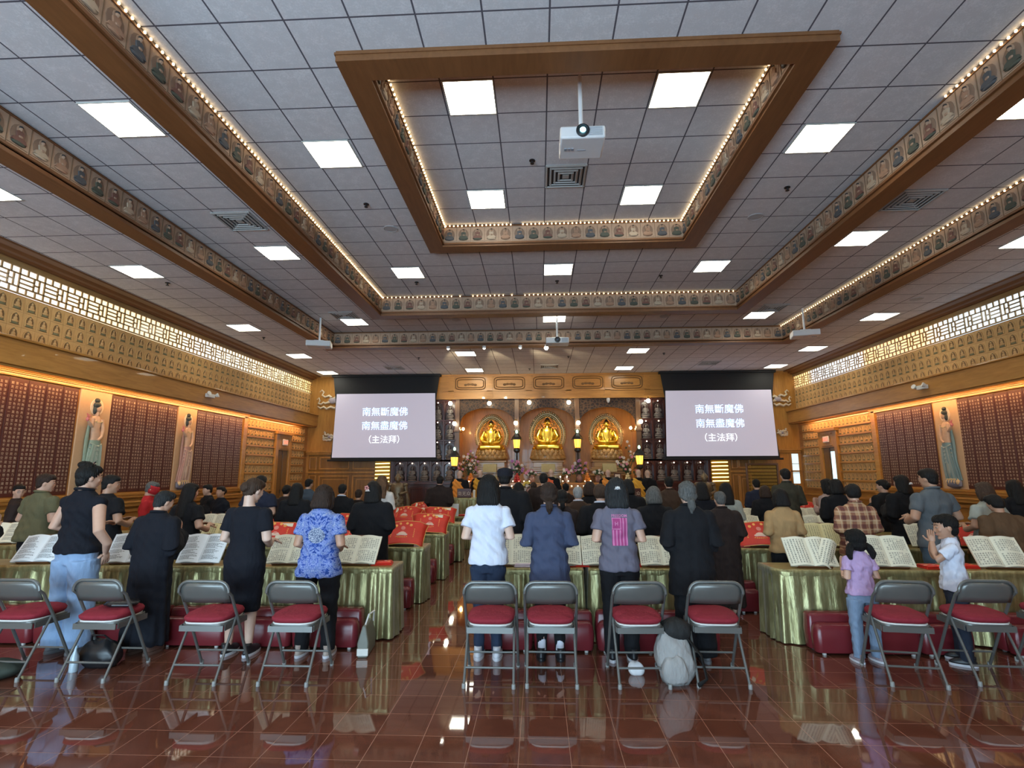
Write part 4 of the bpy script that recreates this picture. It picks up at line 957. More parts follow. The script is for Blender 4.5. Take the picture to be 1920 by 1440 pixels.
# pyramids of fruit
def fruit(x, y, z, mat, lab):
    t = thing('fruit_dish', 'shallow dish under the ' + lab, 'dish', (x, y, z)); MB().lathe([(.06, 0), (.13, .03), (.14, .04), (.0, .035)], seg=16).obj('dish', plain('dish red', (.4, .06, .04), .3), t)
    zz = z+.075
    k = 0
    for lev, n, r in ((0, 5, .085), (1, 4, .06), (2, 3, .045), (3, 1, 0)):
        for j in range(n):
            a = 2*PI*j/n+lev*.4; o = MB().ell((0, 0, 0), (.045, .045, .042), 12, 8).obj('fruit', mat, None, (x+r*math.cos(a), y+r*math.sin(a), zz+lev*.075)); tag(o, 'round fruit in the ' + lab, 'fruit', lab)
ORG = plain('orange fruit', (.85, .28, .04), .5); RDF = plain('red fruit', (.5, .03, .03), .4)
fruit(1.72, 19.3, 1.31, ORG, 'orange pyramid right of the centre Buddha'); fruit(-.78, 19.25, 1.31, RDF, 'red pyramid left of the centre Buddha'); fruit(-2.45, 19.3, 1.31, ORG, 'orange pyramid at the left of the altar'); fruit(3.15, 19.3, 1.31, plain('pale fruit', (.75, .62, .35), .5), 'pale pyramid at the right of the altar')
t = thing('photo_frame', 'dark framed picture standing on the right of the altar', 'picture frame', (2.78, 19.3, 1.31)); m = MB(); wpanel(m, -.12, .12, 0, .32, 0, 0, .03, .03); m.obj('frame', REDWOOD, t, smooth=0); MB().box(-.09, .09, -.012, 0, .03, .29).obj('mount', plain('mount card', (.65, .58, .48), .7), t, smooth=0); MB().box(-.04, .04, -.016, -.012, .08, .22).obj('portrait', plain('portrait dark', (.16, .10, .08), .7), t, smooth=0)
t = thing('photo_frame', 'dark framed picture standing on the left of the altar', 'picture frame', (-2.05, 19.3, 1.31)); m = MB(); wpanel(m, -.12, .12, 0, .30, 0, 0, .03, .03); m.obj('frame', REDWOOD, t, smooth=0); MB().box(-.09, .09, -.012, 0, .03, .27).obj('mount', MATS['mount card'], t, smooth=0)
for x, lab in ((.75, 'slim white candle on the altar right of centre'), (.98, 'second slim white candle on the altar right of centre')):
    t = thing('taper_candle', lab, 'candle', (x, 19.0, 1.15)); MB().lathe([(.05, 0), (.02, .04), (.02, .12), (.03, .13)], seg=10).obj('holder', GOLD, t); MB().lathe([(.012, .13), (.012, .34)], seg=8).obj('wax', plain('wax', (.8, .75, .65), .5), t); MB().ell((0, 0, .37), (.014, .014, .03), 8, 6).obj('flame', CUPM, t)
t = thing('guardian_statue', 'bronze armoured guardian statue standing left of the altar', 'statue', (-4.75, 18.0, 0))
BRZ = plain('bronze armour', (.20, .15, .09), .4, .5, .4, 25)
def guardian(t):
    m = MB(); m.loft([(0, 0, 0, .24, .2), (0, 0, .12, .22, .19), (0, 0, .14, .17, .15), (0, 0, .5, .2, .16), (0, 0, .85, .24, .18), (0, 0, 1.0, .18, .14), (0, 0, 1.2, .26, .17), (0, 0, 1.36, .24, .14), (0, 0, 1.42, .07, .07)], 20)
    for q in (-1, 1):
        m.ell((q*.24, 0, 1.33), (.11, .11, .08), 12, 8); m.tube([(q*.25, 0, 1.3), (q*.30, -.02, 1.08), (q*.10, -.2, 1.02)], [.08, .07, .05], 10)
        m.tube([(q*.3, -.02, 1.1), (q*.36, .02, .75), (q*.33, 0, .4)], [.06, .08, .05], 8)
    for k in range(6):
        for j in range(8): a = 2*PI*(j+.5*(k % 2))/8; m.ell((.20*math.cos(a), .16*math.sin(a), .9-.09*k), (.05, .04, .05), 6, 4)
    m.ell((0, 0, 1.52), (.095, .10, .12), 14, 10); m.loft([(0, 0, 1.55, .12, .12), (0, 0, 1.60, .115, .115), (0, 0, 1.67, .06, .06), (0, 0, 1.74, .015, .015)], 14)
    m.obj('figure', BRZ, t, smooth=60); MB().box(-.3, .3, -.26, .26, 0, .1).obj('plinth', REDWOOD, t, bevel=.01)
guardian(t); t.location.z = -.02; t.scale = (1, 1, .97)
t = thing('guardian_statue', 'bronze armoured guardian statue standing right of the altar', 'statue', (5.42, 18.0, -.02)); guardian(t); t.scale = (1, 1, .97)

# ================================================================== SKIRTED TABLES
def satin():
    t = NT('gold satin'); v = t.coord((1, 1, .18)); f = t.noise(v, 26, 4, .6); g = t.noise(t.coord(), 2.2, 2)
    c = t.ramp(t.math('ADD', t.math('MULTIPLY', f, .6), t.math('MULTIPLY', g, .4)), [(.30, (.15, .125, .048)), (.5, (.30, .262, .115)), (.72, (.55, .51, .28))]); t.bump(f, .35, .02)
    t.done(c, .34, .55); t.b.inputs['Sheen Weight'].default_value = .2; return t.mat
SAT = satin()
def topmat():
    t = NT('gold table top'); f = t.noise(t.coord((1, 3, 1)), 9, 3); c = t.ramp(f, [(.3, (.26, .19, .06)), (.7, (.40, .31, .12))]); return t.done(c, .30, .25)
TOPM = topmat()
TH = .70
def table_obj(x0, x1, y0, y1, label, seed, h=TH, group='gold skirted reading tables', rl=.02, rr=.02):
    xc, yc = (x0+x1)/2, (y0+y1)/2; t = thing('skirted_table', label, 'table', (xc, yc, 0), 0, group)
    a, b = (x1-x0)/2, (y1-y0)/2; rnd = random.Random(seed)
    # perimeter walk
    P = []
    def seg(p, q, n):
        for k in range(n): P.append((p[0]+(q[0]-p[0])*k/n, p[1]+(q[1]-p[1])*k/n))
    def arc(cx, cy, r, a0, n=5):
        for k in range(n): th = a0+PI/2*k/n; P.append((cx+r*math.cos(th), cy+r*math.sin(th)))
    d = .007
    arc(-a+rl, -b+rl, rl, PI, max(2, int(rl*PI/2/d))); seg((-a+rl, -b), (a-rr, -b), int((2*a-rl-rr)/d)); arc(a-rr, -b+rr, rr, -PI/2, max(2, int(rr*PI/2/d))); seg((a, -b+rr), (a, b), int((2*b-rr)/d)); seg((a, b), (-a, b), int(2*a/.03)); seg((-a, b), (-a, -b+rl), int((2*b-rl)/d))
    P = np.array(P); n = len(P); Nn = np.roll(P, -1, 0)-np.roll(P, 1, 0); L = np.linalg.norm(np.roll(P, -1, 0)-P, axis=1); s = np.cumsum(L); Nn = np.stack([Nn[:, 1], -Nn[:, 0]], 1); Nn /= np.linalg.norm(Nn, axis=1)[:, None]+1e-9
    ph = seed*1.7; w = np.sin(s*52+ph+1.6*np.sin(s*7.1+ph)+.8*np.sin(s*17+2*ph)); w2 = np.sin(s*23+ph*2+1.5*np.sin(s*5+ph)); w3 = np.sin(s*3.1+ph)
    rings = []
    for z, am, fl in ((h-.01, .002, .0), (h-.045, .004, .003), (h-.10, .008, .006), (h-.25, .011, .010), (h*.45, .013, .012), (h*.2, .015, .017), (.012, .016, .022)):
        off = fl+am*(w*.75+w2*.65)+fl*.5*w3; q = P+Nn*off[:, None]; rings.append(np.column_stack([q, np.full(n, z)+(.004*w3 if z < .1 else 0)]))
    m = MB(); m.rings(rings, 0, cap=False); o = m.obj('table_skirt', SAT, t, smooth=180)
    # swagged header band
    m = MB(); m.rings([np.column_stack([P+Nn*.006, np.full(n, h-.055+0*w)+.004*w]), np.column_stack([P+Nn*(.010+.002*w)[:, None], np.full(n, h-.025)]), np.column_stack([P+Nn*.004, np.full(n, h+.004)]), np.column_stack([P*.985, np.full(n, h+.006)])], 0, cap=False)
    m.obj('skirt_band', SAT, t, smooth=180)
    m = MB(); q = P[::4]; k = len(q); m.rings([np.column_stack([q, np.full(k, h-.02)]), np.column_stack([q*1.0, np.full(k, h+.0)]), np.column_stack([q*.995, np.full(k, h+.005)])], 0)
    m.obj('table_top', TOPM, t, smooth=40)
    return t
ROWY = [5.70, 7.22, 8.76, 10.50, 12.15]; TD = .42
nr = ['first', 'second', 'third', 'fourth', 'fifth']
sd = 0
for r, y in enumerate(ROWY):
    xs = [-1.50, -3.33, -5.16, -6.99, -8.2]
    for k in range(4):
        sd += 1; pos = ['aisle end', 'second from the aisle', 'third from the aisle', 'wall end'][k]
        table_obj(xs[k+1]+.03, xs[k]-.03, y, y+TD, 'gold skirted table, left block, %s row from the viewer, %s' % (nr[r], pos), sd, rr=.02)
    xs = [-.67, .47, 1.62]
    if r < 4:
        for k in range(2):
            sd += 1; table_obj(xs[k]+.03, xs[k+1]-.03, y, y+TD, 'gold skirted table, centre block, %s row from the viewer, %s half' % (nr[r], ['left', 'right'][k]), sd)
    xs = [2.34, 4.20, 6.05, 7.9, 9.0]
    for k in range(4):
        sd += 1; pos = ['aisle end', 'second from the aisle', 'third from the aisle', 'wall end'][k]
        table_obj(xs[k]+.03, xs[k+1]-.03, y, y+TD+.03, 'gold skirted table, right block, %s row from the viewer, %s' % (nr[r], pos), sd, rl=.16 if r == 0 and k == 0 else .02)
table_obj(-2.42, -1.2, 14.5, 15.0, 'tall gold skirted table with a name plaque left of the altar', 91, 1.0, None); table_obj(2.1, 3.3, 14.5, 15.0, 'tall gold skirted table with a name plaque right of the altar', 92, 1.0, None)
for x, lab in ((-2.03, 'dark red name plaque on the tall table at the left'), (2.52, 'dark red name plaque on the tall table at the right')):
    t = thing('name_plaque', lab, 'name plaque', (x, 14.62, 1.006)); MB().box(-.19, .19, -.02, .02, 0, .24).obj('board', REDWOOD, t, bevel=.008)
    a = text_mb('南无众', .12); V, F, _ = a.arrays(); b = MB(); b.add(np.stack([V[:, 0], np.full(len(V), -.021), V[:, 1]+.11], 1), F); b.obj('lettering', INK, t, smooth=0, fix=False)
t = thing('pillar_candle', 'short white pillar candle beside the left name plaque', 'candle', (-1.76, 14.62, 1.006)); MB().lathe([(.035, 0), (.035, .2), (.03, .205), (0, .2)], seg=14).obj('wax', MATS['wax'], t)

# ================================================================== KNEELING STOOLS
VIN = plain('burgundy vinyl', (.16, .018, .024), .28, 0, .12, 6, spec=.5)
def cushion_box(m, x0, x1, y0, y1, z0, z1, r=.03, puff=.008):
    n = 8; L = []
    cx, cy = (x0+x1)/2, (y0+y1)/2; a, b = (x1-x0)/2, (y1-y0)/2
    def ring(z, ins):
        P = []
        for sx, sy, a0 in ((1, 1, 0), (-1, 1, PI/2), (-1, -1, PI), (1, -1, 1.5*PI)):
            for k in range(4):
                th = a0+PI/2*k/3; P.append((cx+sx*(a-r-0)+(r-ins)*math.cos(th), cy+sy*(b-r)+(r-ins)*math.sin(th), z))
        return P
    m.rings([ring(z0, .006), ring(z0+r*.5, 0), ring((z0+z1)/2, -puff), ring(z1-r, 0), ring(z1-r*.3, r*.35), ring(z1, r*.9)])
FOOT = MB().lathe([(.018, 0), (.018, .025)], seg=8).mesh('foot', plain('stool foot', (.5, .48, .45), .4))
def kneeler(x0, x1, y, label, feet=True):
    xc = (x0+x1)/2; t = thing('kneeling_stool', label, 'kneeling stool', (xc, y, 0), 0, 'burgundy kneeling stools')
    a = (x1-x0)/2; m = MB(); cushion_box(m, -a, a, .0, .13, .02, .34); m.obj('seat_block', VIN, t, smooth=50)
    m = MB(); cushion_box(m, -a, a, -.13, .0, .02, .27, .05); m.obj('knee_pad', VIN, t, smooth=50)
    for q in (-1, 1):
        for yy in (-.10, .10): link('foot', FOOT, t, (q*(a-.07), yy, 0))
K0 = [(-1.78, -2.42), (-2.44, -3.08), (-3.10, -3.74), (-3.76, -4.4), (-4.42, -5.06), (-5.08, -5.7)]
for k, (b, a) in enumerate(K0): kneeler(a, b, 5.50, 'burgundy kneeling stool before the first left table row, %s from the aisle' % ['first', 'second', 'third', 'fourth', 'fifth', 'sixth'][k])
for a, b, lab in ((-.62, -.08, 'burgundy kneeling stool behind the white tee woman'), (-.06, .50, 'burgundy kneeling stool behind the woman in denim shirt'), (.54, 1.10, 'burgundy kneeling stool behind the woman with pink flag tee'), (1.12, 1.68, 'burgundy kneeling stool at the right end of the centre block')): kneeler(a, b, 5.50, lab)
for a, b, lab in ((2.56, 3.5, 'large burgundy kneeling stool beside the little girl'), (3.52, 3.98, 'burgundy kneeling stool behind the boy'), (4.33, 5.2, 'burgundy kneeling stool at the right picture edge')): kneeler(a, b, 5.52, lab)
for r in (1, 2, 3):
    y = ROWY[r]-.21
    kneeler(-1.96, -1.62, y, 'burgundy stool at the aisle end of the left block, %s row' % nr[r]); kneeler(2.38, 2.66, y, 'burgundy stool at the aisle end of the right block, %s row' % nr[r])

# ================================================================== FOLDING CHAIRS
CHM = plain('chair grey enamel', (.15, .15, .14), .33, .35, .05); RED = cloth('cushion red', (.25, .022, .035), .12, .8, 30, .15); WHB = plain('cushion lining', (.7, .68, .64), .7)
def rb(m, hw, y0, y1, z, th, r=.05):
    P = []
    for sx, sy, a0 in ((1, 1, 0), (-1, 1, PI/2), (-1, -1, PI), (1, -1, 1.5*PI)):
        for k in range(4): a = a0+PI/2*k/3; P.append((sx*(hw-r)+r*math.cos(a), (y0+y1)/2+sy*((y1-y0)/2-r)+r*math.sin(a)))
    m.rings([[(x, y, z) for x, y in P], [(x, y, z+th) for x, y in P]])
def folding_chair():
    t = thing('folding_chair', 'grey folding chair', 'folding chair')
    f = MB(); W = .215                                             # inverted U: front feet up to the top of the back
    pts = [(-W, .26, .012), (-W, .02, .46), (-W, -.10, .66)]
    for k in range(7):
        a = PI-PI/2*k/6; pts.append((-W+.085+.085*math.cos(a), -.15-.01*k/6, .70+.085*math.sin(a)))
    pts += [(-x, y, z) for x, y, z in pts[::-1]]
    f.tube(pts, .0125, 10); f.obj('main_frame', CHM, t)
    for q in (-1, 1):
        MB().tube([(q*(W-.018), -.22, .012), (q*(W-.022), .04, .47)], .011, 10).obj('rear_leg', CHM, t)
        MB().lathe([(.016, 0), (.016, .03), (.013, .035)], (q*(W-.018), -.222, 0), 10).obj('foot_cap', plain('chair foot', (.25, .25, .24), .5), t)
        MB().lathe([(.016, 0), (.016, .03), (.013, .035)], (q*W, .262, 0), 10).obj('foot_cap', MATS['chair foot'], t)
    c = MB(); c.tube([(-W+.02, -.155, .13), (W-.02, -.155, .13)], .009, 8); c.obj('rear_crossbar', CHM, t)
    c = MB(); c.tube([(-W, .19, .14), (W, .19, .14)], .009, 8); c.obj('front_crossbar', CHM, t)
    b = MB(); R = []
    for i, (y, z, ins) in enumerate(((-.095, .605, .0), (-.12, .655, 0), (-.142, .70, 0), (-.152, .74, .012), (-.157, .772, .045))):
        R.append([(-W+.010+ins+(2*W-.02-2*ins)*k/10, y-.030*math.sin(PI*k/10)+.0, z+.0) for k in range(11)])
    V = np.array(R).reshape(-1, 3); nR, nC = len(R), 11; F = [(i*nC+j, i*nC+j+1, (i+1)*nC+j+1, (i+1)*nC+j) for i in range(nR-1) for j in range(nC-1)]
    b.add(V, F); bo = b.obj('backrest', CHM, t, smooth=60); so = bo.modifiers.new('thick', 'SOLIDIFY'); so.thickness = .012
    s = MB(); rb(s, .185, -.14, .24, .415, .030, .06); s.obj('seat', CHM, t, bevel=.004)
    s = MB(); s.box(-.187, .187, -.145, -.135, .385, .43); s.box(-.193, -.185, -.12, .22, .385, .43); s.box(.185, .193, -.12, .22, .385, .43); s.obj('seat_apron', CHM, t, smooth=0)
    u = MB(); rb(u, .178, -.15, .235, .444, .012, .09); u.obj('cushion_lining', WHB, t)
    n = MB(); L = []
    for z, g in ((.455, .0), (.47, .014), (.49, .018), (.51, .006), (.525, -.03), (.532, -.09)):
        ring = []
        for k in range(32):
            a = 2*PI*k/32; ex = math.copysign(abs(math.cos(a))**.55, math.cos(a)); ey = math.copysign(abs(math.sin(a))**.55, math.sin(a))
            ring.append(((.180+g)*ex, .045+(.190+g)*ey, z-.012*(ey < -.5)*(z > .5)))
        L.append(ring)
    n.rings(L); n.obj('cushion', RED, t, smooth=180)
    return t
ch0 = folding_chair()
CH = [(-4.48, 4.70, .0, 'grey folding chair at the left picture edge, partly cut off'), (-3.755, 4.71, .0, 'grey folding chair with a black bag on its red seat'), (-2.815, 4.69, .0, 'grey folding chair behind the woman in the black dress'), (-2.065, 4.70, 0, 'grey folding chair behind the woman in the blue patterned tee'),
      (-.415, 4.73, 0, 'grey folding chair behind the woman in the white tee'), (.085, 4.75, 0, 'grey folding chair behind the woman in the denim blue shirt'), (.805, 4.77, .04, 'grey folding chair behind the pink flag tee, beside the backpack'), (1.445, 4.81, -.03, 'grey folding chair behind the woman in the long black coat'),
      (3.0, 4.88, -.13, 'grey folding chair behind the little girl in lilac'), (3.68, 4.93, -.06, 'grey folding chair behind the boy in the white tee'), (4.46, 5.05, -.05, 'grey folding chair cut off by the right picture edge')]
for k, (x, y, r, lab) in enumerate(CH):
    o = ch0 if k == 0 else dup(ch0, (x, y, 0), r)
    o.location = (x, y, 0); o.rotation_euler = (0, 0, r); o['label'] = lab; o['group'] = 'grey folding chairs with red cushions'

# ================================================================== BOOKS, STANDS, CLOTHS
PAPER = plain('book paper', (.74, .69, .54), .7, 0, .03); PAPERY = plain('yellow paper', (.74, .64, .34), .7, 0, .03); PAPERW = plain('white paper', (.78, .80, .82), .7, 0, .02); PRINT = plain('print ink', (.05, .045, .04), .7); STW = wood('stand wood', (.10, .035, .012), (.18, .07, .025), 'x'); REDC = plain('red book cover', (.28, .012, .015), .5)
BW, BH = .235, .33
def page_z(u): return .016+.030*math.sin(PI*min(1, u/BW*1.15))**1.0*(1-u/BW*.35)       # curl of the page block
def page_block(sg, mat, txt):
    m = MB(); R = []
    for k in range(9):
        u = BW*k/8; z = page_z(u); R.append([(sg*u, 0, 0), (sg*u, BH, 0), (sg*u, BH, z), (sg*u, 0, z)])
    m.rings(R); m.add(txt[0], txt[1], 1); return m.mesh('page_block', [mat, PRINT], 40, fix=False)
# left page text must read unmirrored: build by placing glyphs directly at negative u
def page_text2(sg, seed, style):
    rnd = random.Random(seed); m = MB()
    def put(V, F, u, v):
        if sg < 0: u = -BW+u-.01
        m.add(V+np.array([u, v, 0]), F)
    if style == 'chant':
        for band in (0, 1):
            for c in range(9):
                for r in range(6):
                    if (c*7+r*3+seed) % 11 == 0: continue
                    V, F = glyph(SUTRA[rnd.randrange(len(SUTRA))]); put(V*.0165, F, .030+c*.0222, BH-.045-band*.150-r*.0215)
    elif style == 'columns':
        for c in range(7):
            for r in range(13): V, F = glyph(SUTRA[rnd.randrange(len(SUTRA))]); put(V*.0175, F, .032+c*.028, BH-.04-r*.0215)
    else:
        for r in range(26):
            if r in (7, 14, 20): continue
            x = 0; L = rnd.uniform(.10, .18)
            while x < L:
                w = rnd.uniform(.006, .02); put(np.array([(x, 0, 0), (x+w, 0, 0), (x+w, .0045, 0), (x, .0045, 0)]), [(0, 1, 2, 3)], .03, BH-.035-r*.0105); x += w+.004
    V, F, _ = m.arrays(); V = V.copy(); V[:, 2] = [page_z(abs(u))+.0012 for u in V[:, 0]]
    return V, F
PB = {}
PT = {st: [(page_text2(-1, k*2+1, st), page_text2(1, k*2+2, st)) for k in range(2)] for st in ('chant', 'columns', 'latin')}
PMAT = {'cream': PAPER, 'yellow': PAPERY, 'white': PAPERW}
def pages(kind, style, k, q):
    key = (kind, style, k % 2, q)
    if key not in PB: PB[key] = page_block((-1, 1)[q], PMAT[kind], PT[style][k % 2][q])
    return PB[key]
cov_me = MB().box(-BW+.004, BW-.004, .002, BH-.002, -.006, 0).mesh('cover', plain('book cover brown', (.12, .06, .03), .6), 0)
def stand_obj():
    t = thing('book_stand', 'stand', 'book stand')
    m = MB(); m.box(-.17, .17, -.01, .28, -.014, -.007); m.box(-.17, .17, -.012, -.004, -.014, .02); m.box(-.16, -.14, .0, .3, -.02, -.014); m.box(.14, .16, .0, .3, -.02, -.014)
    m.obj('rest', STW, t, smooth=0, bevel=.003)
    m = MB(); m.cbox((0, .30, -.10), (.26, .012, .24), 0, Matrix.Rotation(-.35, 3, 'X')); m.obj('prop', STW, t, smooth=0); return t
st0 = stand_obj()
def book_on_stand(x, y, label, kind='cream', style='chant', rz=0, tilt=52, k=0, sc=1.0, z=TH+.008, stand=True):
    th = math.radians(tilt); global st0
    for which in ('stand', 'book'):
        if which == 'stand':
            if k is None: continue
            s = st0 if not st0.get('used') else copy_tree(st0); s['used'] = 1; s['label'] = ' '.join(('book stand under the ' + label).split()[:16]); s['group'] = 'wooden book stands'; r = s
        else:
            r = thing('open_book', label, 'open book', group='open sutra books on stands')
            link('cover', cov_me, r)
            for q in (0, 1):
                link('page_block', pages(kind, style, k or 0, q), r)
        r.location = (x, y, z+.012 if which == 'book' else z+.012); r.rotation_euler = (th, 0, rz); r.scale = (sc,)*3
    return r
YB1 = 5.80
BK = [(-5.55, YB1, 'white printed book left of the vest woman', 'white', 'latin', .12), (-4.50, YB1, 'white book half hidden by the old person in dark robe', 'white', 'latin', .1), (-3.69, YB1, 'white book with English style print beside the black dress woman', 'white', 'latin', .05),
 (-2.70, YB1, 'cream sutra book left of the blue patterned tee', 'cream', 'chant', .02), (-1.98, YB1, 'cream sutra book right of the blue patterned tee', 'cream', 'chant', -.05), (-.30, YB1, 'cream book peeking out right of the white tee', 'cream', 'chant', .0), (.20, YB1, 'cream book mostly hidden by the denim shirt', 'cream', 'chant', 0), (.68, YB1, 'cream book left of the pink flag tee', 'cream', 'chant', .02), (1.28, YB1, 'cream book left of the long black coat', 'cream', 'chant', -.02),
 (2.80, YB1, 'cream book of plain columns with a raised page, left of the girl', 'cream', 'columns', -.06), (3.55, YB1, 'large cream book between the girl and the boy', 'cream', 'chant', -.10), (4.66, YB1, 'cream book at the right picture edge', 'cream', 'chant', -.10),
 (-7.55, 7.32, 'pale book at the left edge of the second row', 'cream', 'latin', .2), (-4.46, 7.32, 'yellow paged book behind the white English book, second row', 'yellow', 'columns', .1), (2.95+.75, 7.32, 'yellow paged book behind the plain book, second row', 'yellow', 'columns', -.1), (5.02, 7.32, 'cream book right of the plaid shirt, second row', 'cream', 'chant', -.15), (-.12, 7.32, 'upright cream book glimpsed between white tee and denim shirt', 'cream', 'chant', 0),
 (4.45, 8.86, 'cream book behind the tan top woman, third row', 'cream', 'chant', -.15), (3.30, 8.86, 'cream book at the aisle end of the right block, third row', 'cream', 'columns', -.05), (-5.45, 8.86, 'cream book on the left block, third row', 'cream', 'columns', .1), (5.9, 8.86, 'cream book in front of the black robed pair, third row', 'cream', 'chant', -.1),
 (5.10, 10.6, 'cream book on the right block, fourth row', 'cream', 'columns', -.1), (3.92, 10.6, 'cream book at the aisle end of the right block, fourth row', 'cream', 'columns', -.05), (-4.55, 10.6, 'cream book over a red cloth on the left block, fourth row', 'cream', 'columns', .1)]
for k, (x, y, lab, kd, st, rz) in enumerate(BK): book_on_stand(x, y, lab, kd, st, rz, 50+(k*7) % 9, k, 1.0 if y < 6 else .95)
# a raised page on the column book
t = thing('loose_page', 'single printed page standing up from the plain column book', 'page', (2.815, 5.815, TH+.05)); t.rotation_euler = (math.radians(62), .42, -.25)
m = MB(); R = []
for k in range(9): u = .15*k/8; z = .05*math.sin(PI*k/8); R.append([(u, .0, z), (u, .30, z), (u, .30, z+.001), (u, 0, z+.001)])
m.rings(R); m.obj('sheet', PAPER, t, smooth=40)
m = MB()
for c in range(5):
    for r in range(12):
        V, F = glyph(SUTRA[(c*31+r*7) % len(SUTRA)]); V = V*.016+np.array([.025+c*.026, .27-r*.0215, 0]); V[:, 2] = .05*np.sin(PI*V[:, 0]/.15)+.002; m.add(V, F)
m.obj('lettering', PRINT, t, smooth=0, fix=False)
# red embroidered cloths draped over books on stands
REDK = plain('red brocade', (.62, .025, .012), .45, 0, .15, 14); TRIM = plain('gold trim', (.75, .45, .12), .5, .3); EMB = [plain('embroidery white', (.80, .55, .45), .6), plain('embroidery gold', (.85, .40, .10), .6), plain('embroidery pink', (.75, .25, .20), .6)]
def cov_cloth(seed):
    rnd = random.Random(seed); t = thing('book_cloth', 'red cloth', 'book cloth'); W_, H_ = .29, .36; nx, ny = 16, 14
    def Z(u, v): return .055+.012*math.sin(u*9+seed)-.06*max(0, abs(u)/W_-.80)/.2-.02*abs(u)/W_ + .008*math.sin(v*17+u*6+seed)
    def X(u, v): return u*(1-.06*math.sin(PI*(v/H_)))+(.03*(v/H_) if abs(u) > .9*W_ else 0)*np.sign(u)
    V = []
    for j in range(ny+1):
        for i in range(nx+1):
            u = -W_+2*W_*i/nx; v = H_*j/ny; V.append((X(u, v), v-.02-.02*(1-abs(u)/W_)*(v < .02)*0, Z(u, v)))
    F = [(j*(nx+1)+i, j*(nx+1)+i+1, (j+1)*(nx+1)+i+1, (j+1)*(nx+1)+i) for j in range(ny) for i in range(nx)]
    q = MB(); q.add(V, F, 3)
    e = MB(); n = []
    for i in range(nx+1): n.append(V[i])
    for j in range(1, ny+1): n.append(V[j*(nx+1)+nx])
    for i in range(nx-1, -1, -1): n.append(V[ny*(nx+1)+i])
    for j in range(ny-1, 0, -1): n.append(V[j*(nx+1)])
    e.tube(n, .0045, 5, closed=True); e.obj('trim', TRIM, t, smooth=60)
    def dot(u, v, rx, rz_, mi): q.ell((u, v, Z(u, v)+.002), (rx, rz_, .004), 10, 4, mi)
    dot(0, .14, .055, .028, 0); dot(0, .16, .03, .02, 2)
    for a in (-1, 1): dot(a*.045, .125, .03, .015, 0); dot(a*.10, .28, .022, .022, 1); dot(a*.045, .305, .02, .02, 1)
    dot(0, .235, .03, .032, 2)
    for a in (-1, 1):
        for k in range(5): dot(a*.155, .10+.03*k, .006, .009, 1)
    for k in range(7): dot(-.07+.023*k, .09-.012*math.cos((k-3)*.5), .008, .006, 1)
    o = q.obj('cloth', EMB+[REDK], t, smooth=60, fix=False); s = o.modifiers.new('t', 'SOLIDIFY'); s.thickness = .004; s.offset = 0
    return t
cc = [cov_cloth(1), cov_cloth(4)]; usedc = [0, 0]
RC = [(-1.86, 7.32, 'red draped book cloth at the aisle end of the left block, second row', 0, .1), (-1.80, 8.84, 'red draped book cloth, third left row at the aisle', 0, -.02), (-2.66, 10.58, 'red draped book cloth, fourth left row, second from the aisle', -.1, 0), (-1.94, 10.58, 'red draped book cloth, fourth left row at the aisle', .1, 0), (-2.64, 12.25, 'red draped book cloth, fifth left row', 0, 0),
 (-3.62, 7.32, 'red draped book cloth between the black dress and blue tee women', .15, 0), (-2.75, 7.32, 'red draped book cloth between the blue tee woman and black robe', 0, 0), (-5.1, 10.58, 'red draped book cloth behind the black dress woman, far left row', .1, 0), (2.88, 7.32, 'red draped book cloth beside the tan top woman', -.15, 0), (5.56, 7.32, 'red draped book cloth behind the boy', -.2, 0), (5.82, 12.25, 'red draped book cloth beside the pink top woman, far right row', -.1, 0), (-3.1, 8.84, 'red draped book cloth left of the flower clip woman', 0, 0)]
for k, (x, y, lab, rz, _) in enumerate(RC):
    i = k % 2; c = cc[i] if not usedc[i] else copy_tree(cc[i]); usedc[i] = 1
    c.location = (x, y-.02, TH+.02); c.rotation_euler = (math.radians(48), 0, rz); c['label'] = lab; c['group'] = 'red embroidered book cloths'
    s = copy_tree(st0); s['label'] = ' '.join(('book stand under the ' + lab).split()[:16]); s['group'] = 'wooden book stands'; s.location = (x, y, TH+.02); s.rotation_euler = (math.radians(52), 0, rz)
    b = thing('closed_book', ' '.join(('book hidden under the ' + lab).split()[:16]), 'book', (x, y, TH+.02), 0, 'covered sutra books'); b.rotation_euler = (math.radians(52), 0, rz); MB().box(-.2, .2, .01, .31, 0, .03).obj('block', PAPER, b, smooth=0)
def folded(x, y, rz, w, lab, mat=None, h=.03):
    t = thing('folded_cloth', lab, 'folded cloth', (x, y, TH+.006), rz); m = MB()
    for k in range(3): cushion_box(m, -w/2+.004*k, w/2-.006*k, -.09+.003*k, .09-.004*k, h*k/3, h*(k+1)/3+.002, .012, .003)
    m.obj('cloth', mat or REDK, t, smooth=60)
    if mat is None:
        q = MB()
        for k in range(5): q.ell((-w*.35+w*.17*k, -.02+.03*(k % 2), h+.001), (.02, .014, .003), 8, 4, k % 3)
        q.obj('embroidery', EMB, t, smooth=60)
folded(-1.70, 5.90, .15, .22, 'folded red embroidered cloth at the aisle corner of the first left table'); folded(3.98, 5.85, 0, .20, 'folded red cloth left of the boy on the first right table'); folded(4.30, 5.9, 0, .28, 'folded red cloth right of the boy on the first right table')
folded(.42, 5.88, 0, .22, 'bunched red cloth right of the denim shirt'); folded(-.12, 5.84, 0, .30, 'folded pale pink cloth between white tee and denim shirt', plain('pale pink cloth', (.70, .55, .58), .8), .035); folded(.98, 5.9, 0, .16, 'small red cloth between the flag tee and the black coat')
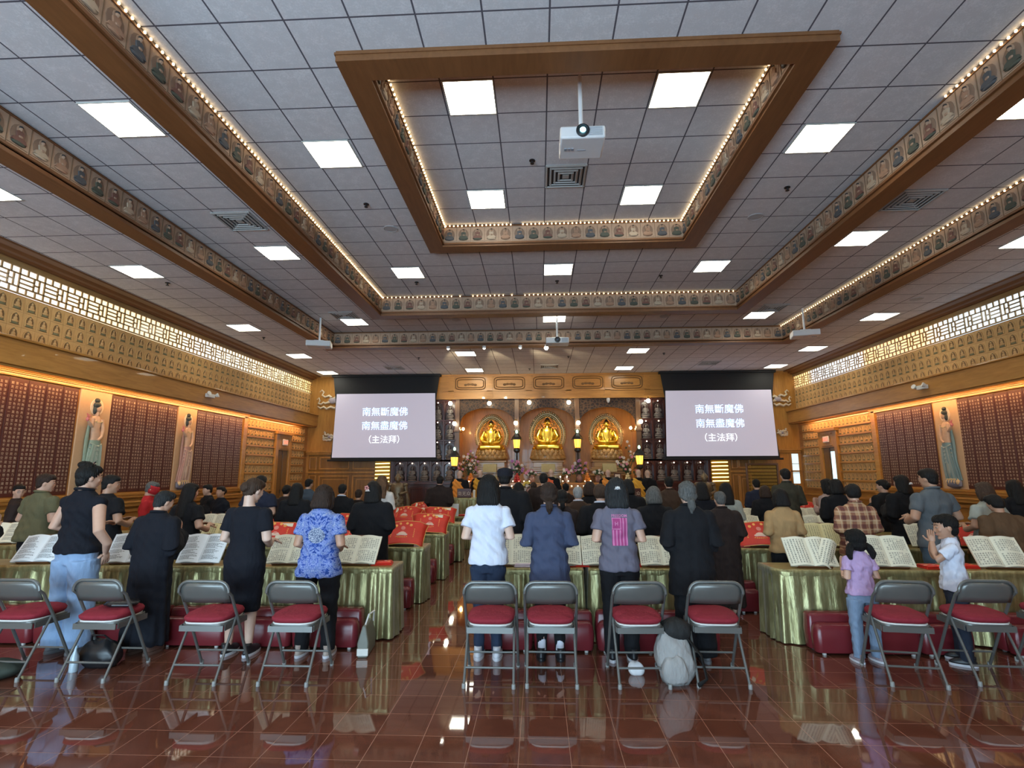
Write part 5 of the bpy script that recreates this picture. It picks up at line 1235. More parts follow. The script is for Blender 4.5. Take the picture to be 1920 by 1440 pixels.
folded(-4.1, 7.4, .1, .16, 'small red cloth left of the black dress woman in the second row'); folded(-5.3, 7.4, .1, .18, 'small red cloth behind the black tee man in the second row'); folded(4.25, 7.4, 0, .2, 'small red cloth near the plaid shirt in the second row')
folded(-1.75, 12.35, 0, .25, 'folded red cloth beside the upright white paper')
t = thing('closed_book', 'closed dark red book lying at the aisle corner of the second right table', 'book', (2.58, 7.42, TH+.006), -.1); MB().box(-.16, .16, -.11, .11, 0, .022).obj('cover', REDC, t, bevel=.004)
t = thing('paper_sheet', 'upright white paper on the fifth left table row at the aisle', 'paper', (-1.93, 12.2, TH+.006)); m = MB(); m.box(-.11, .11, 0, .004, 0, .28); o = m.obj('sheet', PAPERW, t, smooth=0); o.rotation_euler = (-.2, 0, 0)
# ================================================================== BAGS ON THE FLOOR
def bagmesh(name, mat, parent, w, d, h, seed, squash=1, loc=(0, 0, 0)):
    rnd = random.Random(seed); n = 28; L = []
    for k in range(12):
        z = h*k/11; q = math.sin(PI*min(1, .12+.88*(k/11)))**.35 if k < 11 else .25; R = []
        for j in range(n):
            a = 2*PI*j/n; ex = math.copysign(abs(math.cos(a))**.7, math.cos(a)); ey = math.copysign(abs(math.sin(a))**.7, math.sin(a))
            wob = 1+.05*math.sin(3*a+seed+z*20)+.04*math.sin(7*a+z*33+seed)
            R.append((w/2*ex*q*wob+.05*w*math.sin(z*9+seed), d/2*ey*q*wob, z*(1+.06*math.sin(a*2+seed))))
        L.append(R)
    m = MB(); m.rings(L); return m.obj(name, mat, parent, loc, smooth=180)
t = thing('backpack', 'grey backpack standing on the floor between two centre chairs', 'backpack', (1.08, 4.70, 0), .1)
GBG = cloth('backpack grey', (.33, .32, .31), .2, .8, 14, .5); BBG = cloth('backpack black', (.02, .02, .02), .2, .7, 14, .4)
bagmesh('body', GBG, t, .30, .22, .40, 1); bagmesh('pocket', GBG, t, .20, .10, .20, 3, loc=(-.02, -.10, .03)); bagmesh('top_flap', BBG, t, .26, .2, .16, 5, loc=(.04, .03, .32))
m = MB(); m.tube([(.10, -.02, .36), (.20, -.08, .22), (.22, -.12, .06), (.14, -.14, .02)], .014, 8, flat=(.5, 2)); m.obj('strap', BBG, t)
o = bagmesh('tissue_pile', plain('crumpled tissue', (.70, .70, .72), .8), None, .13, .10, .10, 9, loc=(.80, 4.86, 0)); tag(o, 'crumpled white tissue bundle on the floor beside the backpack', 'tissue')
t = thing('handbag', 'grey and white tote bag leaning on the burgundy stool at the left aisle', 'handbag', (-1.66, 5.35, 0), .1); m = MB()
m.rings([[(-.045, -.2, 0), (.045, -.2, 0), (.045, .16, 0), (-.045, .16, 0)], [(-.055, -.19, .12), (.05, -.19, .12), (.05, .15, .12), (-.055, .15, .12)], [(-.015, -.17, .27), (.015, -.17, .27), (.015, .13, .27), (-.015, .13, .27)]]); m.obj('body', plain('bag olive grey', (.15, .15, .12), .5), t, bevel=.01)
m = MB(); m.tube([(0, -.12, .26), (.03, -.12, .36), (.06, -.02, .37), (.04, .06, .26)], .008, 8); m.box(-.05, .05, -.205, -.19, .02, .08); m.obj('handle', plain('bag strap white', (.65, .63, .58), .5), t)
t = thing('tote_bag', 'black leather bag on the floor behind the vest woman', 'bag', (-3.90, 4.86, 0)); bagmesh('body', plain('black leather', (.012, .012, .014), .35), t, .34, .2, .22, 2); m = MB(); m.tube([(-.1, 0, .2), (-.06, -.05, .27), (.05, -.05, .27), (.1, 0, .2)], .007, 6); m.obj('handle', MATS['black leather'], t)
t = thing('tote_bag', 'dark green bag lying under the left edge chair', 'bag', (-4.62, 4.55, 0)); bagmesh('body', plain('dark green canvas', (.03, .04, .03), .8), t, .5, .3, .14, 6)
t = thing('handbag', 'black handbag lying on the second chair from the left', 'handbag', (-3.70, 4.78, .525)); bagmesh('body', MATS['black leather'], t, .26, .18, .06, 8); MB().tube([(-.12, -.05, .02), (0, -.11, .03), (.14, -.06, .02)], .008, 6).obj('strap', MATS['black leather'], t)
t = thing('water_bottle', 'clear water bottle standing by the left edge chair', 'bottle', (-4.02, 4.72, 0)); MB().lathe([(.033, 0), (.035, .02), (.033, .12), (.012, .17), (.012, .19), (0, .19)], seg=14).obj('body', plain('bottle plastic', (.45, .55, .62), .1), t); MB().lathe([(.015, .19), (.015, .21), (0, .21)], seg=12).obj('cap', plain('bottle cap', (.5, .7, .85), .4), t)
# ================================================================== PEOPLE
DG = bpy.context.evaluated_depsgraph_get
def remesh(mb, voxel, it=6, push=None, sm=.5):
    """join closed shapes into one continuous skin"""
    me = bpy.data.meshes.new('tmp'); V, F, _ = mb.arrays(); me.from_pydata(V.tolist(), [], F)
    b = bmesh.new(); b.from_mesh(me); bmesh.ops.recalc_face_normals(b, faces=b.faces); b.to_mesh(me); b.free()
    o = bpy.data.objects.new('tmp', me); COL.objects.link(o)
    r = o.modifiers.new('r', 'REMESH'); r.mode = 'VOXEL'; r.voxel_size = voxel; r.adaptivity = 0
    s = o.modifiers.new('s', 'SMOOTH'); s.factor = sm; s.iterations = it
    out = bpy.data.meshes.new_from_object(o.evaluated_get(DG()))
    bpy.data.objects.remove(o); bpy.data.meshes.remove(me)
    if push is not None and len(out.vertices):
        n = len(out.vertices); co = np.empty(n*3); out.vertices.foreach_get('co', co); co = co.reshape(-1, 3)
        no = np.empty(n*3); out.vertices.foreach_get('normal', no); no = no.reshape(-1, 3)
        out.vertices.foreach_set('co', (co+no*push(co)[:, None]).ravel())
    out.shade_smooth(); out.update(); return out
def folds(seed, amp, z0, z1, vert=1.0, horiz=.5, k=11):
    """wrinkles: hanging folds that deepen toward z0, soft cross wrinkles about the middle"""
    r = np.random.RandomState(seed); p = r.rand(8)*6.28
    def f(c):
        x, y, z = c[:, 0], c[:, 1], c[:, 2]; a = np.arctan2(y, x); t = np.clip((z1-z)/(z1-z0), 0, 1)
        v = np.sin(a*k+p[0]+1.3*np.sin(a*3+p[1])+.6*np.sin(z*5+p[2]))+.6*np.sin(a*(k*.55)+p[3]+z*2)
        h = np.sin(z*42+3.0*np.sin(a*2+p[4])+p[5]+x*9)*np.sin(z*17+a*1.5+p[6]) + .5*np.sin((x+z)*55+p[7])
        return amp*(vert*v*t**1.4+horiz*h*(1-abs(2*t-1)*.6))
    return f
FACEM = [plain('eye white', (.42, .38, .34), .3), plain('eye dark', (.02, .012, .01), .25), plain('lip', (.42, .16, .13), .5), plain('brow', (.03, .02, .02), .7)]
HAIRS = {}
def hairmat(name, c1, c2):
    t = NT('hair '+name); v = t.coord((9, 9, .8)); f = t.noise(v, 14, 4, .6); c = t.ramp(f, [(.3, c1), (.7, c2)]); t.bump(f, .9, .012); HAIRS[name] = t.done(c, .5, 0, .22)
hairmat('black', (.004, .0035, .0035), (.014, .012, .011)); hairmat('brown', (.030, .016, .010), (.085, .048, .030)); hairmat('dark brown', (.018, .010, .007), (.050, .027, .018)); hairmat('grey', (.05, .05, .048), (.17, .165, .155))
hairmat('light grey', (.20, .20, .20), (.42, .41, .40)); hairmat('charcoal', (.008, .008, .009), (.035, .036, .037)); hairmat('chestnut', (.06, .028, .012), (.16, .085, .045))
SK = {'a': SKIN, 'b': plain('skin tan', (.46, .25, .16), .5, 0, .08, 30), 'c': plain('skin pale', (.64, .42, .32), .5, 0, .08, 30), 'd': plain('skin brown', (.30, .16, .10), .5, 0, .08, 30)}

def arm_path(pose, q, sw):
    S = (q*(sw-.004), .0, 1.298)
    P = {'pray': [S, (q*(sw+.055), -.045, 1.08), (q*(sw-.04), .14, 1.06), (q*.045, .27, 1.16)],
         'read': [S, (q*(sw+.05), -.03, 1.07), (q*(sw-.03), .16, 1.00), (q*.09, .30, 1.02)],
         'down': [S, (q*(sw+.04), -.03, 1.06), (q*(sw+.05), .02, .92), (q*(sw+.045), .06, .80)],
         'hip': [S, (q*(sw+.12), -.09, 1.06), (q*(sw+.13), .0, .95), (q*(sw+.05), .07, .86)],
         'mouth': [S, (q*(sw+.0), .16, 1.16), (q*(sw-.08), .17, 1.25), (q*.03, .168, 1.35)],
         'elbow': [S, (q*(sw+.09), -.03, 1.09), (q*(sw+.03), .14, 1.04), (q*.10, .26, 1.08)]}[pose]
    return P
def hand_geo(m, W, D, up, q, pose):
    """palm and five separate bent fingers starting at wrist W, pointing along D; up = back-of-hand normal"""
    D = Vector(D).normalized(); up = Vector(up); up = (up-D*up.dot(D)).normalized(); side = D.cross(up)*q; W = Vector(W)
    pm = MB(); R = Matrix((side, D, up)).transposed()
    m.ell(tuple(W+D*.045), (.040, .052, .017), 12, 8, 0, R)
    fingers = []
    curl = .15 if pose in ('pray', 'mouth') else .55
    for k, (o, L) in enumerate(((.030, .062), (.011, .072), (-.009, .068), (-.028, .054))):
        p = W+D*.085+side*o; pts = [W+D*.05+side*o*.9, p]; d = D.copy()
        for j in range(3): d = (d-up*curl*(.5+.4*j)).normalized(); p = p+d*L*(.45, .32, .23)[j]; pts.append(p)
        fingers.append((pts, [.0095, .0095, .009, .008, .0065]))
    p = W+D*.02+side*.03; d = (D*.6+side*.75-up*.25).normalized(); pts = [p]; 
    for j in range(3): pts.append(pts[-1]+d*.028); d = (d+D*.25-up*.1).normalized()
    fingers.append((pts, [.013, .012, .010, .008]))
    return fingers
def head_geo(m, c, k=1.0):
    x, y, z = c
    m.ell((x, y-.008*k, z+.018*k), (.074*k, .090*k, .092*k), 20, 14)
    m.loft([(x, y+.030*k, z-.105*k, .022*k, .022*k), (x, y+.026*k, z-.085*k, .045*k, .045*k), (x, y+.016*k, z-.05*k, .060*k, .068*k), (x, y+.006*k, z+.0*k, .070*k, .084*k), (x, y, z+.05*k, .066*k, .080*k)], 18)
    m.ell((x, y+.088*k, z-.022*k), (.012*k, .016*k, .014*k), 8, 6); m.tube([(x, y+.078*k, z+.022*k), (x, y+.094*k, z-.018*k)], [.007*k, .011*k], 8)
    m.ell((x, y+.078*k, z-.058*k), (.022*k, .014*k, .011*k), 8, 6); m.ell((x, y+.068*k, z-.092*k), (.020*k, .018*k, .014*k), 8, 6)
    for q in (-1, 1): m.ell((x+q*.074*k, y-.004*k, z-.008*k), (.010*k, .020*k, .031*k), 8, 8); m.ell((x+q*.036*k, y+.066*k, z-.018*k), (.022*k, .016*k, .018*k), 8, 6)
def face_geo(c, k=1.0):
    x, y, z = c; m = MB()
    for q in (-1, 1):
        m.ell((x+q*.030*k, y+.078*k, z+.008*k), (.012*k, .006*k, .0048*k), 10, 6, 0); m.ell((x+q*.030*k, y+.083*k, z+.008*k), (.0062*k, .004*k, .0052*k), 8, 6, 1)
        m.tube([(x+q*.014*k, y+.086*k, z+.030*k), (x+q*.032*k, y+.084*k, z+.036*k), (x+q*.048*k, y+.070*k, z+.031*k)], .0028*k, 5, 3)
    m.tube([(x-.022*k, y+.084*k, z-.058*k), (x, y+.0925*k, z-.056*k), (x+.022*k, y+.084*k, z-.058*k)], [.002*k, .0045*k, .002*k], 6, 2); return m
def hair_geo(style, c, k=1.0):
    x, y, z = c; m = MB(); lst = []
    cap = lambda f=1.0, b=0: (m.ell((x, y-.022*k, z+.030*k), (.084*k*f, .092*k*f, .092*k*f), 20, 14), m.ell((x, y+.016*k, z+.072*k), (.072*k*f, .070*k*f, .046*k*f), 18, 10))
    if style in ('short', 'crop'):
        f = 1.0 if style == 'short' else .965
        cap(f); m.ell((x, y-.045*k, z-.025*k), (.070*k*f, .055*k*f, .065*k*f), 16, 10)
        for q in (-1, 1): m.ell((x+q*.066*k, y-.012*k, z+.028*k), (.016*k, .034*k, .035*k), 10, 8)
    elif style == 'bowl':
        cap(1.08); m.ell((x, y-.035*k, z-.005*k), (.090*k, .075*k, .075*k), 18, 12); m.ell((x, y+.05*k, z+.06*k), (.075*k, .05*k, .04*k), 12, 8)
    elif style in ('bob', 'longbob', 'long', 'verylong', 'wavy'):
        cap(1.05); B = {'bob': -.125, 'longbob': -.175, 'long': -.26, 'verylong': -.36, 'wavy': -.27}[style]; w = {'bob': .104, 'longbob': .108, 'long': .105, 'verylong': .115, 'wavy': .125}[style]
        L = [(x, y-.060*k, z+B*k, w*.86*k, .048*k), (x, y-.058*k, z+(B+.03)*k, w*k, .058*k), (x, y-.050*k, z+B*.5*k, w*.98*k, .066*k), (x, y-.040*k, z-.01*k, .092*k, .074*k), (x, y-.026*k, z+.045*k, .088*k, .085*k), (x, y-.02*k, z+.09*k, .06*k, .07*k)]
        m.loft(L, 22, p=2.3)
        for q in (-1, 1):
            e = max(B, -.16)
            m.tube([(x+q*.070*k, y+.0*k, z+.06*k), (x+q*.088*k, y+.005*k, z-.02*k), (x+q*.086*k, y-.01*k, z+e*.8*k), (x+q*.078*k, y-.02*k, z+e*k)], [.028*k, .028*k, .028*k, .018*k], 8)
        if style == 'wavy':
            for j in range(9): a = -1.2+j*.3; m.tube([(x+.09*math.sin(a)*k, y-.06*k-.03*math.cos(a)*k, z+.0), (x+.12*math.sin(a)*k, y-.10*k, z-.1*k), (x+.10*math.sin(a)*k, y-.08*k, z-.19*k), (x+.12*math.sin(a+.1)*k, y-.09*k, z-.30*k)], [.03*k, .026*k, .03*k, .014*k], 8)
    elif style in ('pony', 'lowpony', 'ponygrey'):
        cap(1.0); m.ell((x, y-.05*k, z-.03*k), (.066*k, .05*k, .06*k), 16, 10)
        for q in (-1, 1): m.tube([(x+q*.070*k, y+.01*k, z+.03*k), (x+q*.062*k, y-.04*k, z-.03*k), (x+q*.02*k, y-.085*k, z-.07*k)], [.018*k, .026*k, .026*k], 8)
        m.tube([(x, y-.085*k, z-.055*k), (x, y-.115*k, z-.085*k), (x+.005*k, y-.105*k, z-.14*k), (x, y-.095*k, z-.20*k)], [.022*k, .034*k, .034*k, .010*k], 12, flat=(.75, 1.1))
    elif style == 'bun':
        cap(1.0); m.ell((x, y-.05*k, z-.025*k), (.068*k, .05*k, .062*k), 16, 10); m.ell((x-.01*k, y-.105*k, z+.005*k), (.052*k, .036*k, .048*k), 14, 10)
        m.tube([(x-.01*k+.036*k*math.cos(a), y-.115*k, z+.005*k+.034*k*math.sin(a)) for a in [2*PI*i/14 for i in range(14)]], .016*k, 8, closed=True)
    elif style == 'updo':
        cap(1.03); m.ell((x, y-.05*k, z-.03*k), (.07*k, .052*k, .065*k), 16, 10); m.ell((x-.045*k, y-.045*k, z+.115*k), (.070*k, .060*k, .036*k), 14, 10)
        for j in range(9): a = j*.7; m.tube([(x+.03*math.cos(a)*k, y-.02*k, z+.10*k), (x+(.02+.075*math.cos(a))*k, y+(-.02+.03*math.sin(a))*k, z+(.12+.03*math.sin(a*2))*k)], [.012*k, .004*k], 5)
    elif style == 'pigtails':
        cap(1.04); m.ell((x, y-.045*k, z-.03*k), (.075*k, .06*k, .07*k), 16, 10)
        for q in (-1, 1): m.tube([(x+q*.07*k, y-.03*k, z-.03*k), (x+q*.105*k, y-.045*k, z-.065*k), (x+q*.125*k, y-.05*k, z-.12*k), (x+q*.12*k, y-.05*k, z-.175*k)], [.03*k, .036*k, .032*k, .012*k], 10)
    elif style == 'cap':
        cap(.99); m.ell((x, y-.045*k, z-.025*k), (.070*k, .055*k, .06*k), 16, 10)
    elif style == 'shaved': return None
    return m
def rot_about(mesh, piv, e):
    M = Matrix.Translation(piv) @ Euler(e).to_matrix().to_4x4() @ Matrix.Translation(-Vector(piv)); mesh.transform(M); mesh.update(); return mesh
PCOUNT = [0]
def person(label, x, y, H, top, topmat, legs=None, legmat=None, hair='short', hc='black', skin='a', pose='pray', pose2=None, rz=0, w=1.0, belly=0, shoe=None, sole=None, sleeve='long', hem=.80,
           turn=0, nod=.15, lean=0, tilt=0, detail=False, kid=1.0, z0=0, stance=.09, group=None, collar=False, extra=None, sock=None):
    """standing figure facing +y; top in tee / shirt / robe / vest / dress; legs in trousers / wide / bare / None"""
    PCOUNT[0] += 1; sd = PCOUNT[0]; vx = .008 if detail else .0125
    t = thing('person', label, 'person', (x, y, z0), rz, group); k = H/1.65; t.scale = (k, k, k); hk = kid
    sw = .155*w; hz = 1.535+.015*(hk-1); head = (0, .012, hz)
    # ---- body
    m = MB(); head_geo(m, (0, 0, 0), hk); hmesh_parts = m
    M = Euler((-nod, tilt, turn)).to_matrix(); V, F, _ = m.arrays(); piv = np.array([0, -.01, -.08]); V = (V-piv) @ np.array(M).T+piv+np.array(head)
    b = MB(); b.add(V, F)
    b.tube([(0, -.01, 1.33), (0, -.012, 1.42), (0, -.005, 1.50)], [.058, .052*(.9 if hk > 1.1 else 1), .055], 14)
    b.loft([(0, 0, .80, .13*w, .09), (0, 0, .95, .115*w, .08), (0, 0, 1.05, .11*w, .08), (0, 0, 1.22, .13*w, .09), (0, -.005, 1.31, .12*w, .070), (0, -.01, 1.38, .06, .055)], 18)
    fing = MB()
    for q in (-1, 1):
        ps = pose if (q > 0 or pose2 is None) else pose2
        P = arm_path(ps, q, sw); b.ell(P[0], (.05, .05, .055), 12, 8); b.tube(P, [.050*w, .041*w, .036*w, .026], 12)
        W_ = P[-1]; D = {'pray': (-.1*q, .25, 1), 'mouth': (-.1*q, .0, 1), 'read': (-.2*q, 1, .0), 'elbow': (-.4*q, 1, .2), 'down': (0, .15, -1), 'hip': (-.25*q, .35, -1)}[ps]
        up = {'pray': (q, .3, 0), 'mouth': (q, .1, 0), 'read': (q*.3, 0, 1), 'elbow': (q*.5, 0, 1), 'down': (q, .0, 0), 'hip': (q, -.2, 0)}[ps]
        for pts, rr in hand_geo(b, W_, D, up, q, ps): fing.tube(pts, rr, 7)
        lx = stance*q
        b.tube([(lx*.80, 0, .82), (lx, .005, .46), (lx, -.012, .30), (lx*1.02, -.012, .09)], [.066*w, .052, .050, .034], 12)
        b.ell((lx*1.08, .045, .035), (.038, .105, .03), 12, 8); b.ell((lx, -.025, .05), (.032, .04, .045), 10, 8)
    me = remesh(b, vx, 4)
    if len(fing.v):
        bm = bmesh.new(); bm.from_mesh(me); fm = fing.mesh('f', SK[skin], 180); bm.from_mesh(fm); bm.to_mesh(me); bm.free(); bpy.data.meshes.remove(fm)
    me.materials.append(SK[skin]); me.shade_smooth(); me.name = 'body'; parts = [link('body', me, t)]
    # face and hair
    fg = face_geo((0, 0, 0), hk); V, F, mi = fg.arrays(); V = (V-piv) @ np.array(M).T+piv+np.array(head); q_ = MB(); q_.add(V, F, mi); parts.append(q_.obj('face', FACEM, t, smooth=180))
    hg = hair_geo(hair, (0, 0, 0), hk)
    if hg is not None:
        V, F, _ = hg.arrays(); V = (V-piv) @ np.array(M).T+piv+np.array(head); q_ = MB(); q_.add(V, F)
        hm = remesh(q_, .0075 if detail else .010, 3, (lambda c: .0030*np.sin(np.arctan2(c[:, 1]+.02, c[:, 0])*31+c[:, 2]*20+sd)+.0018*np.sin(np.arctan2(c[:, 1], c[:, 0])*57+c[:, 2]*60)) if detail else None); hm.materials.append(HAIRS[hc]); parts.append(link('hair', hm, t))
    if hair == 'cap':
        c = MB(); c.lathe([(.094, .03), (.096, .07), (.098, .10), (.08, .125), (.03, .14), (0, .14)], seg=18); V, F, _ = c.arrays(); V = V*np.array([1, 1.06, 1])+np.array([0, -.012, -.01]); V = (V-piv) @ np.array(M).T+piv+np.array(head); q_ = MB(); q_.add(V, F); parts.append(q_.obj('cap', cloth('black cap cloth', (.012, .012, .018)), t, smooth=50))
    # ---- clothing
    g = MB(); by = belly
    def sleeves(frac, r0, r1, flare=0):
        for q in (-1, 1):
            ps = pose if (q > 0 or pose2 is None) else pose2; P = [Vector(p) for p in arm_path(ps, q, sw)]
            P[0] = P[0]+Vector((0, 0, .002))
            g.ell(tuple(P[0]), (r0*1.02, r0, r0*1.0), 14, 10)
            if frac < 1: pts = [P[0], P[0].lerp(P[1], frac*.5), P[0].lerp(P[1], frac)]; g.tube(pts, [r0, (r0+r1)/2, r1+flare], 14)
            else:
                e = P[2].lerp(P[3], .75); g.tube([P[0], P[1], P[2], e], [r0, (r0+r1)/2, r1, r1*.85+flare], 14)
                if flare: g.tube([P[1], P[2].lerp(P[3], .4), e+Vector((0, -.02, -.10))], [r1, r1+flare*.7, r1*.8+flare], 12, flat=(1.3, .8))
    sh = [(0, -.005, 1.305, sw+.010, .092), (0, -.008, 1.355, sw-.022, .086), (0, -.010, 1.392, .098*w, .074), (0, -.012, 1.424, .066, .062)]
    if top in ('tee', 'shirt', 'vest'):
        hipw = .186*w+by*.3+max(0, stance-.10)*.8
        g.loft([(0, -.006, hem, hipw, .150+by), (0, -.006, hem+.05, hipw*.99, .150+by), (0, -.003, .96, .164*w+by*.5, .134+by), (0, .0, 1.10, .150*w+by*.3, .112+by*.5), (0, -.005, 1.24, .168*w, .118)]+sh, 28, p=2.25)
        if top == 'tee': sleeves(.62, .063*w, .062*w, .010)
        elif top == 'shirt': sleeves({'long': 1.0, 'elbow': .95, 'short': .66}[sleeve], .064*w, .056*w)
        else: sleeves(.12, .062*w, .058*w)
        pf = folds(sd, .0085 if detail else .006, hem-.1, 1.36, .55, 1.0, 9)
    elif top == 'robe':
        b0 = hem if hem < .5 else .10
        g.loft([(0, 0, b0, .205*w, .165), (0, 0, b0+.05, .20*w, .165), (0, 0, .5, .185*w, .150), (0, 0, .85, .185*w, .14+by), (0, 0, 1.05, .180*w, .130+by), (0, -.005, 1.22, .188*w, .126)]+[(a, b_, c_, d_+.012, e_+.008) for a, b_, c_, d_, e_ in sh], 30, p=2.2)
        sleeves(1.0, .072*w, .074*w, .035); pf = folds(sd, .012, b0, 1.3, 1.0, .35, 10)
    elif top == 'dress':
        g.loft([(0, 0, hem, .150*w, .125), (0, 0, hem+.05, .152*w, .13), (0, 0, .62, .165*w, .14), (0, -.01, .86, .185*w, .145), (0, 0, 1.04, .148*w, .11), (0, 0, 1.22, .158*w, .112), (0, -.005, 1.305, sw+.008, .090), (0, -.010, 1.350, .128*w, .082), (0, -.012, 1.378, .09, .06)], 28, p=2.2)
        sleeves(.70, .063*w, .062*w, .004); pf = folds(sd, .006, hem, 1.3, .7, .6, 9)
    elif top == 'coat':
        g.loft([(0, -.005, .60, .205*w, .155), (0, -.005, .65, .205*w, .155), (0, 0, .85, .190*w, .145), (0, 0, 1.05, .170*w, .130), (0, -.005, 1.22, .178*w, .124)]+[(a, b_, c_, d_+.008, e_+.006) for a, b_, c_, d_, e_ in sh], 30, p=2.2)
        sleeves(1.0, .070*w, .068*w, .012); pf = folds(sd, .008, .6, 1.3, .9, .6, 8)
    elif top == 'monk':
        g.loft([(0, 0, .06, .21*w, .17), (0, 0, .5, .20*w, .16), (0, 0, .9, .20*w, .15), (0, -.005, 1.22, .195*w, .13)]+[(a, b_, c_, d_+.012, e_+.008) for a, b_, c_, d_, e_ in sh], 28, p=2.2)
        sleeves(1.0, .082*w, .078*w, .04); pf = folds(sd, .012, .06, 1.3, .8, .3, 9)
    gm = remesh(g, vx*1.05, 5 if top != 'robe' else 6, pf); gm.materials.append(topmat)
    garment = {'tee': 't_shirt', 'shirt': 'shirt', 'vest': 'sleeveless_top', 'robe': 'robe', 'dress': 'dress', 'coat': 'long_coat', 'monk': 'robe'}[top]
    go = link(garment, gm, t); parts.append(go)
    if collar:
        c = MB(); c.tube([(.072*math.cos(a), -.012+.066*math.sin(a), 1.425-.012*math.sin(a)) for a in [2*PI*i/24 for i in range(24)]], .013, 8, closed=True); parts.append(c.obj('collar', topmat if collar is True else collar, t, smooth=180))
    if legs:
        g = MB()
        g.loft([(0, 0, .76, .150*w+(stance-.09)*.9, .115), (0, -.008, .86, .165*w+(stance-.09)*.7, .120+by*.6), (0, 0, .96, .140*w, .102+by*.7), (0, 0, .99, .130*w, .095+by*.6)], 24, p=2.2)
        for q in (-1, 1):
            lx = stance*q
            rr = {'slim': [.100*w, .066, .055, .048], 'trousers': [.105*w, .080, .074, .070], 'wide': [.112*w, .105, .108, .115], 'cropped': [.108*w, .090, .085, .080]}[legs]
            zb = .06 if legs != 'cropped' else .32
            g.tube([(lx*.86, -.006, .80), (lx*.98, .004, .50), (lx, -.006, .30 if zb < .3 else .42), (lx*1.02, -.004, zb)], rr, 16)
        lm = remesh(g, vx*1.05, 4, folds(sd+50, .0045, .0, 1.0, .2, 1.0, 6)); lm.materials.append(legmat); parts.append(link('trousers', lm, t))
    if shoe:
        for q in (-1, 1):
            lx = stance*q*1.08; s = MB(); s.loft([(lx, .035, .022, .046, .132), (lx, .035, .045, .047, .130), (lx, .020, .070, .042, .105), (lx, -.035, .095, .036, .055), (lx, -.045, .115, .034, .042)], 18); parts.append(s.obj('shoe', shoe, t, smooth=180))
            s = MB(); s.loft([(lx, .035, .0, .047, .134), (lx, .035, .012, .050, .138), (lx, .035, .026, .049, .136)], 18); parts.append(s.obj('sole', sole or shoe, parts[-1], smooth=50))
            if sock: s = MB(); s.tube([(lx*.94, -.03, .09), (lx*.93, -.012, .19)], [.040, .042], 12); parts.append(s.obj('sock', sock, t, smooth=60))
    if lean or belly:
        pass
    if lean:
        for p in parts:
            me = p.data; n = len(me.vertices); co = np.empty(n*3); me.vertices.foreach_get('co', co); co = co.reshape(-1, 3)
            tt = np.clip((co[:, 2]-.85)/.55, 0, 1.4); co[:, 1] += tt**1.5*lean; co[:, 2] -= tt**2*abs(lean)*.18; me.vertices.foreach_set('co', co.ravel()); me.update()
    t['_g'] = go.name
    return t, go, head
def drape(go, m, name, mats, parent, off=.004):
    """lay a flat print drawn in (x,z) onto the back of a garment"""
    me = go.data; bv = BVHTree.FromPolygons([v.co for v in me.vertices], [p.vertices for p in me.polygons]); V, F, mi = m.arrays(); P = []
    for v in V:
        h = bv.ray_cast(Vector((v[0], -1.5, v[2])), Vector((0, 1, 0))); P.append((v[0], (h[0].y if h[0] else -.1)-off-v[1], v[2]))
    q = MB(); q.add(P, F, mi); return q.obj(name, mats, parent, smooth=180, fix=False)
def clip(t, head, dx, dz, mat, name='hair_clip', y=-.115, tilt=0):
    m = MB()
    for k in range(3): m.ell((head[0]+dx+.014*(k-1), head[1]+y, head[2]+dz-.004*abs(k-1)), (.010, .010, .016), 8, 6)
    m.tube([(head[0]+dx-.03, head[1]+y, head[2]+dz-.014), (head[0]+dx+.03, head[1]+y, head[2]+dz-.014)], .005, 6); return m.obj(name, mat, t, smooth=180)

# ---- cloths
C = {}
for n_, c_, kw in (('black', (.008, .008, .010), {}), ('ink', (.007, .008, .013), {}), ('navy', (.018, .022, .042), {}), ('brownblack', (.026, .016, .014), {}), ('brown', (.060, .034, .022), {}), ('rust', (.10, .055, .028), {}), ('white', (.66, .69, .80), dict(var=.04)),
    ('denim shirt', (.052, .064, .115), {}), ('tee grey', (.135, .125, .165), {}), ('olive', (.125, .115, .062), {}), ('slate', (.105, .115, .125), {}), ('light grey', (.34, .35, .31), dict(var=.08)), ('camel', (.42, .255, .115), {}), ('pinkgrey', (.40, .28, .25), {}),
    ('dark olive', (.050, .045, .030), {}), ('grey blue', (.055, .075, .10), {}), ('red', (.50, .025, .03), dict(var=.2)), ('green', (.03, .10, .05), {}), ('sweater', (.62, .58, .55), {}), ('lilac', (.50, .34, .56), dict(var=.05)), ('jeans', (.022, .034, .065), dict(var=.15)),
    ('light jeans', (.26, .37, .55), dict(var=.14)), ('kid jeans', (.20, .27, .38), dict(var=.2)), ('dark jeans', (.022, .028, .045), dict(var=.2)), ('grey jeans', (.09, .13, .17), {})):
    C[n_] = cloth('cloth '+n_, c_, **kw)
SHW = plain('shoe white', (.62, .62, .66), .6); SHB = plain('shoe black', (.015, .015, .018), .45); SHT = plain('shoe beige', (.42, .34, .29), .7); SHG = plain('shoe grey', (.16, .16, .17), .6); SOCK = plain('sock white', (.6, .6, .68), .8); PURP = plain('shoe mauve', (.30, .24, .27), .7)
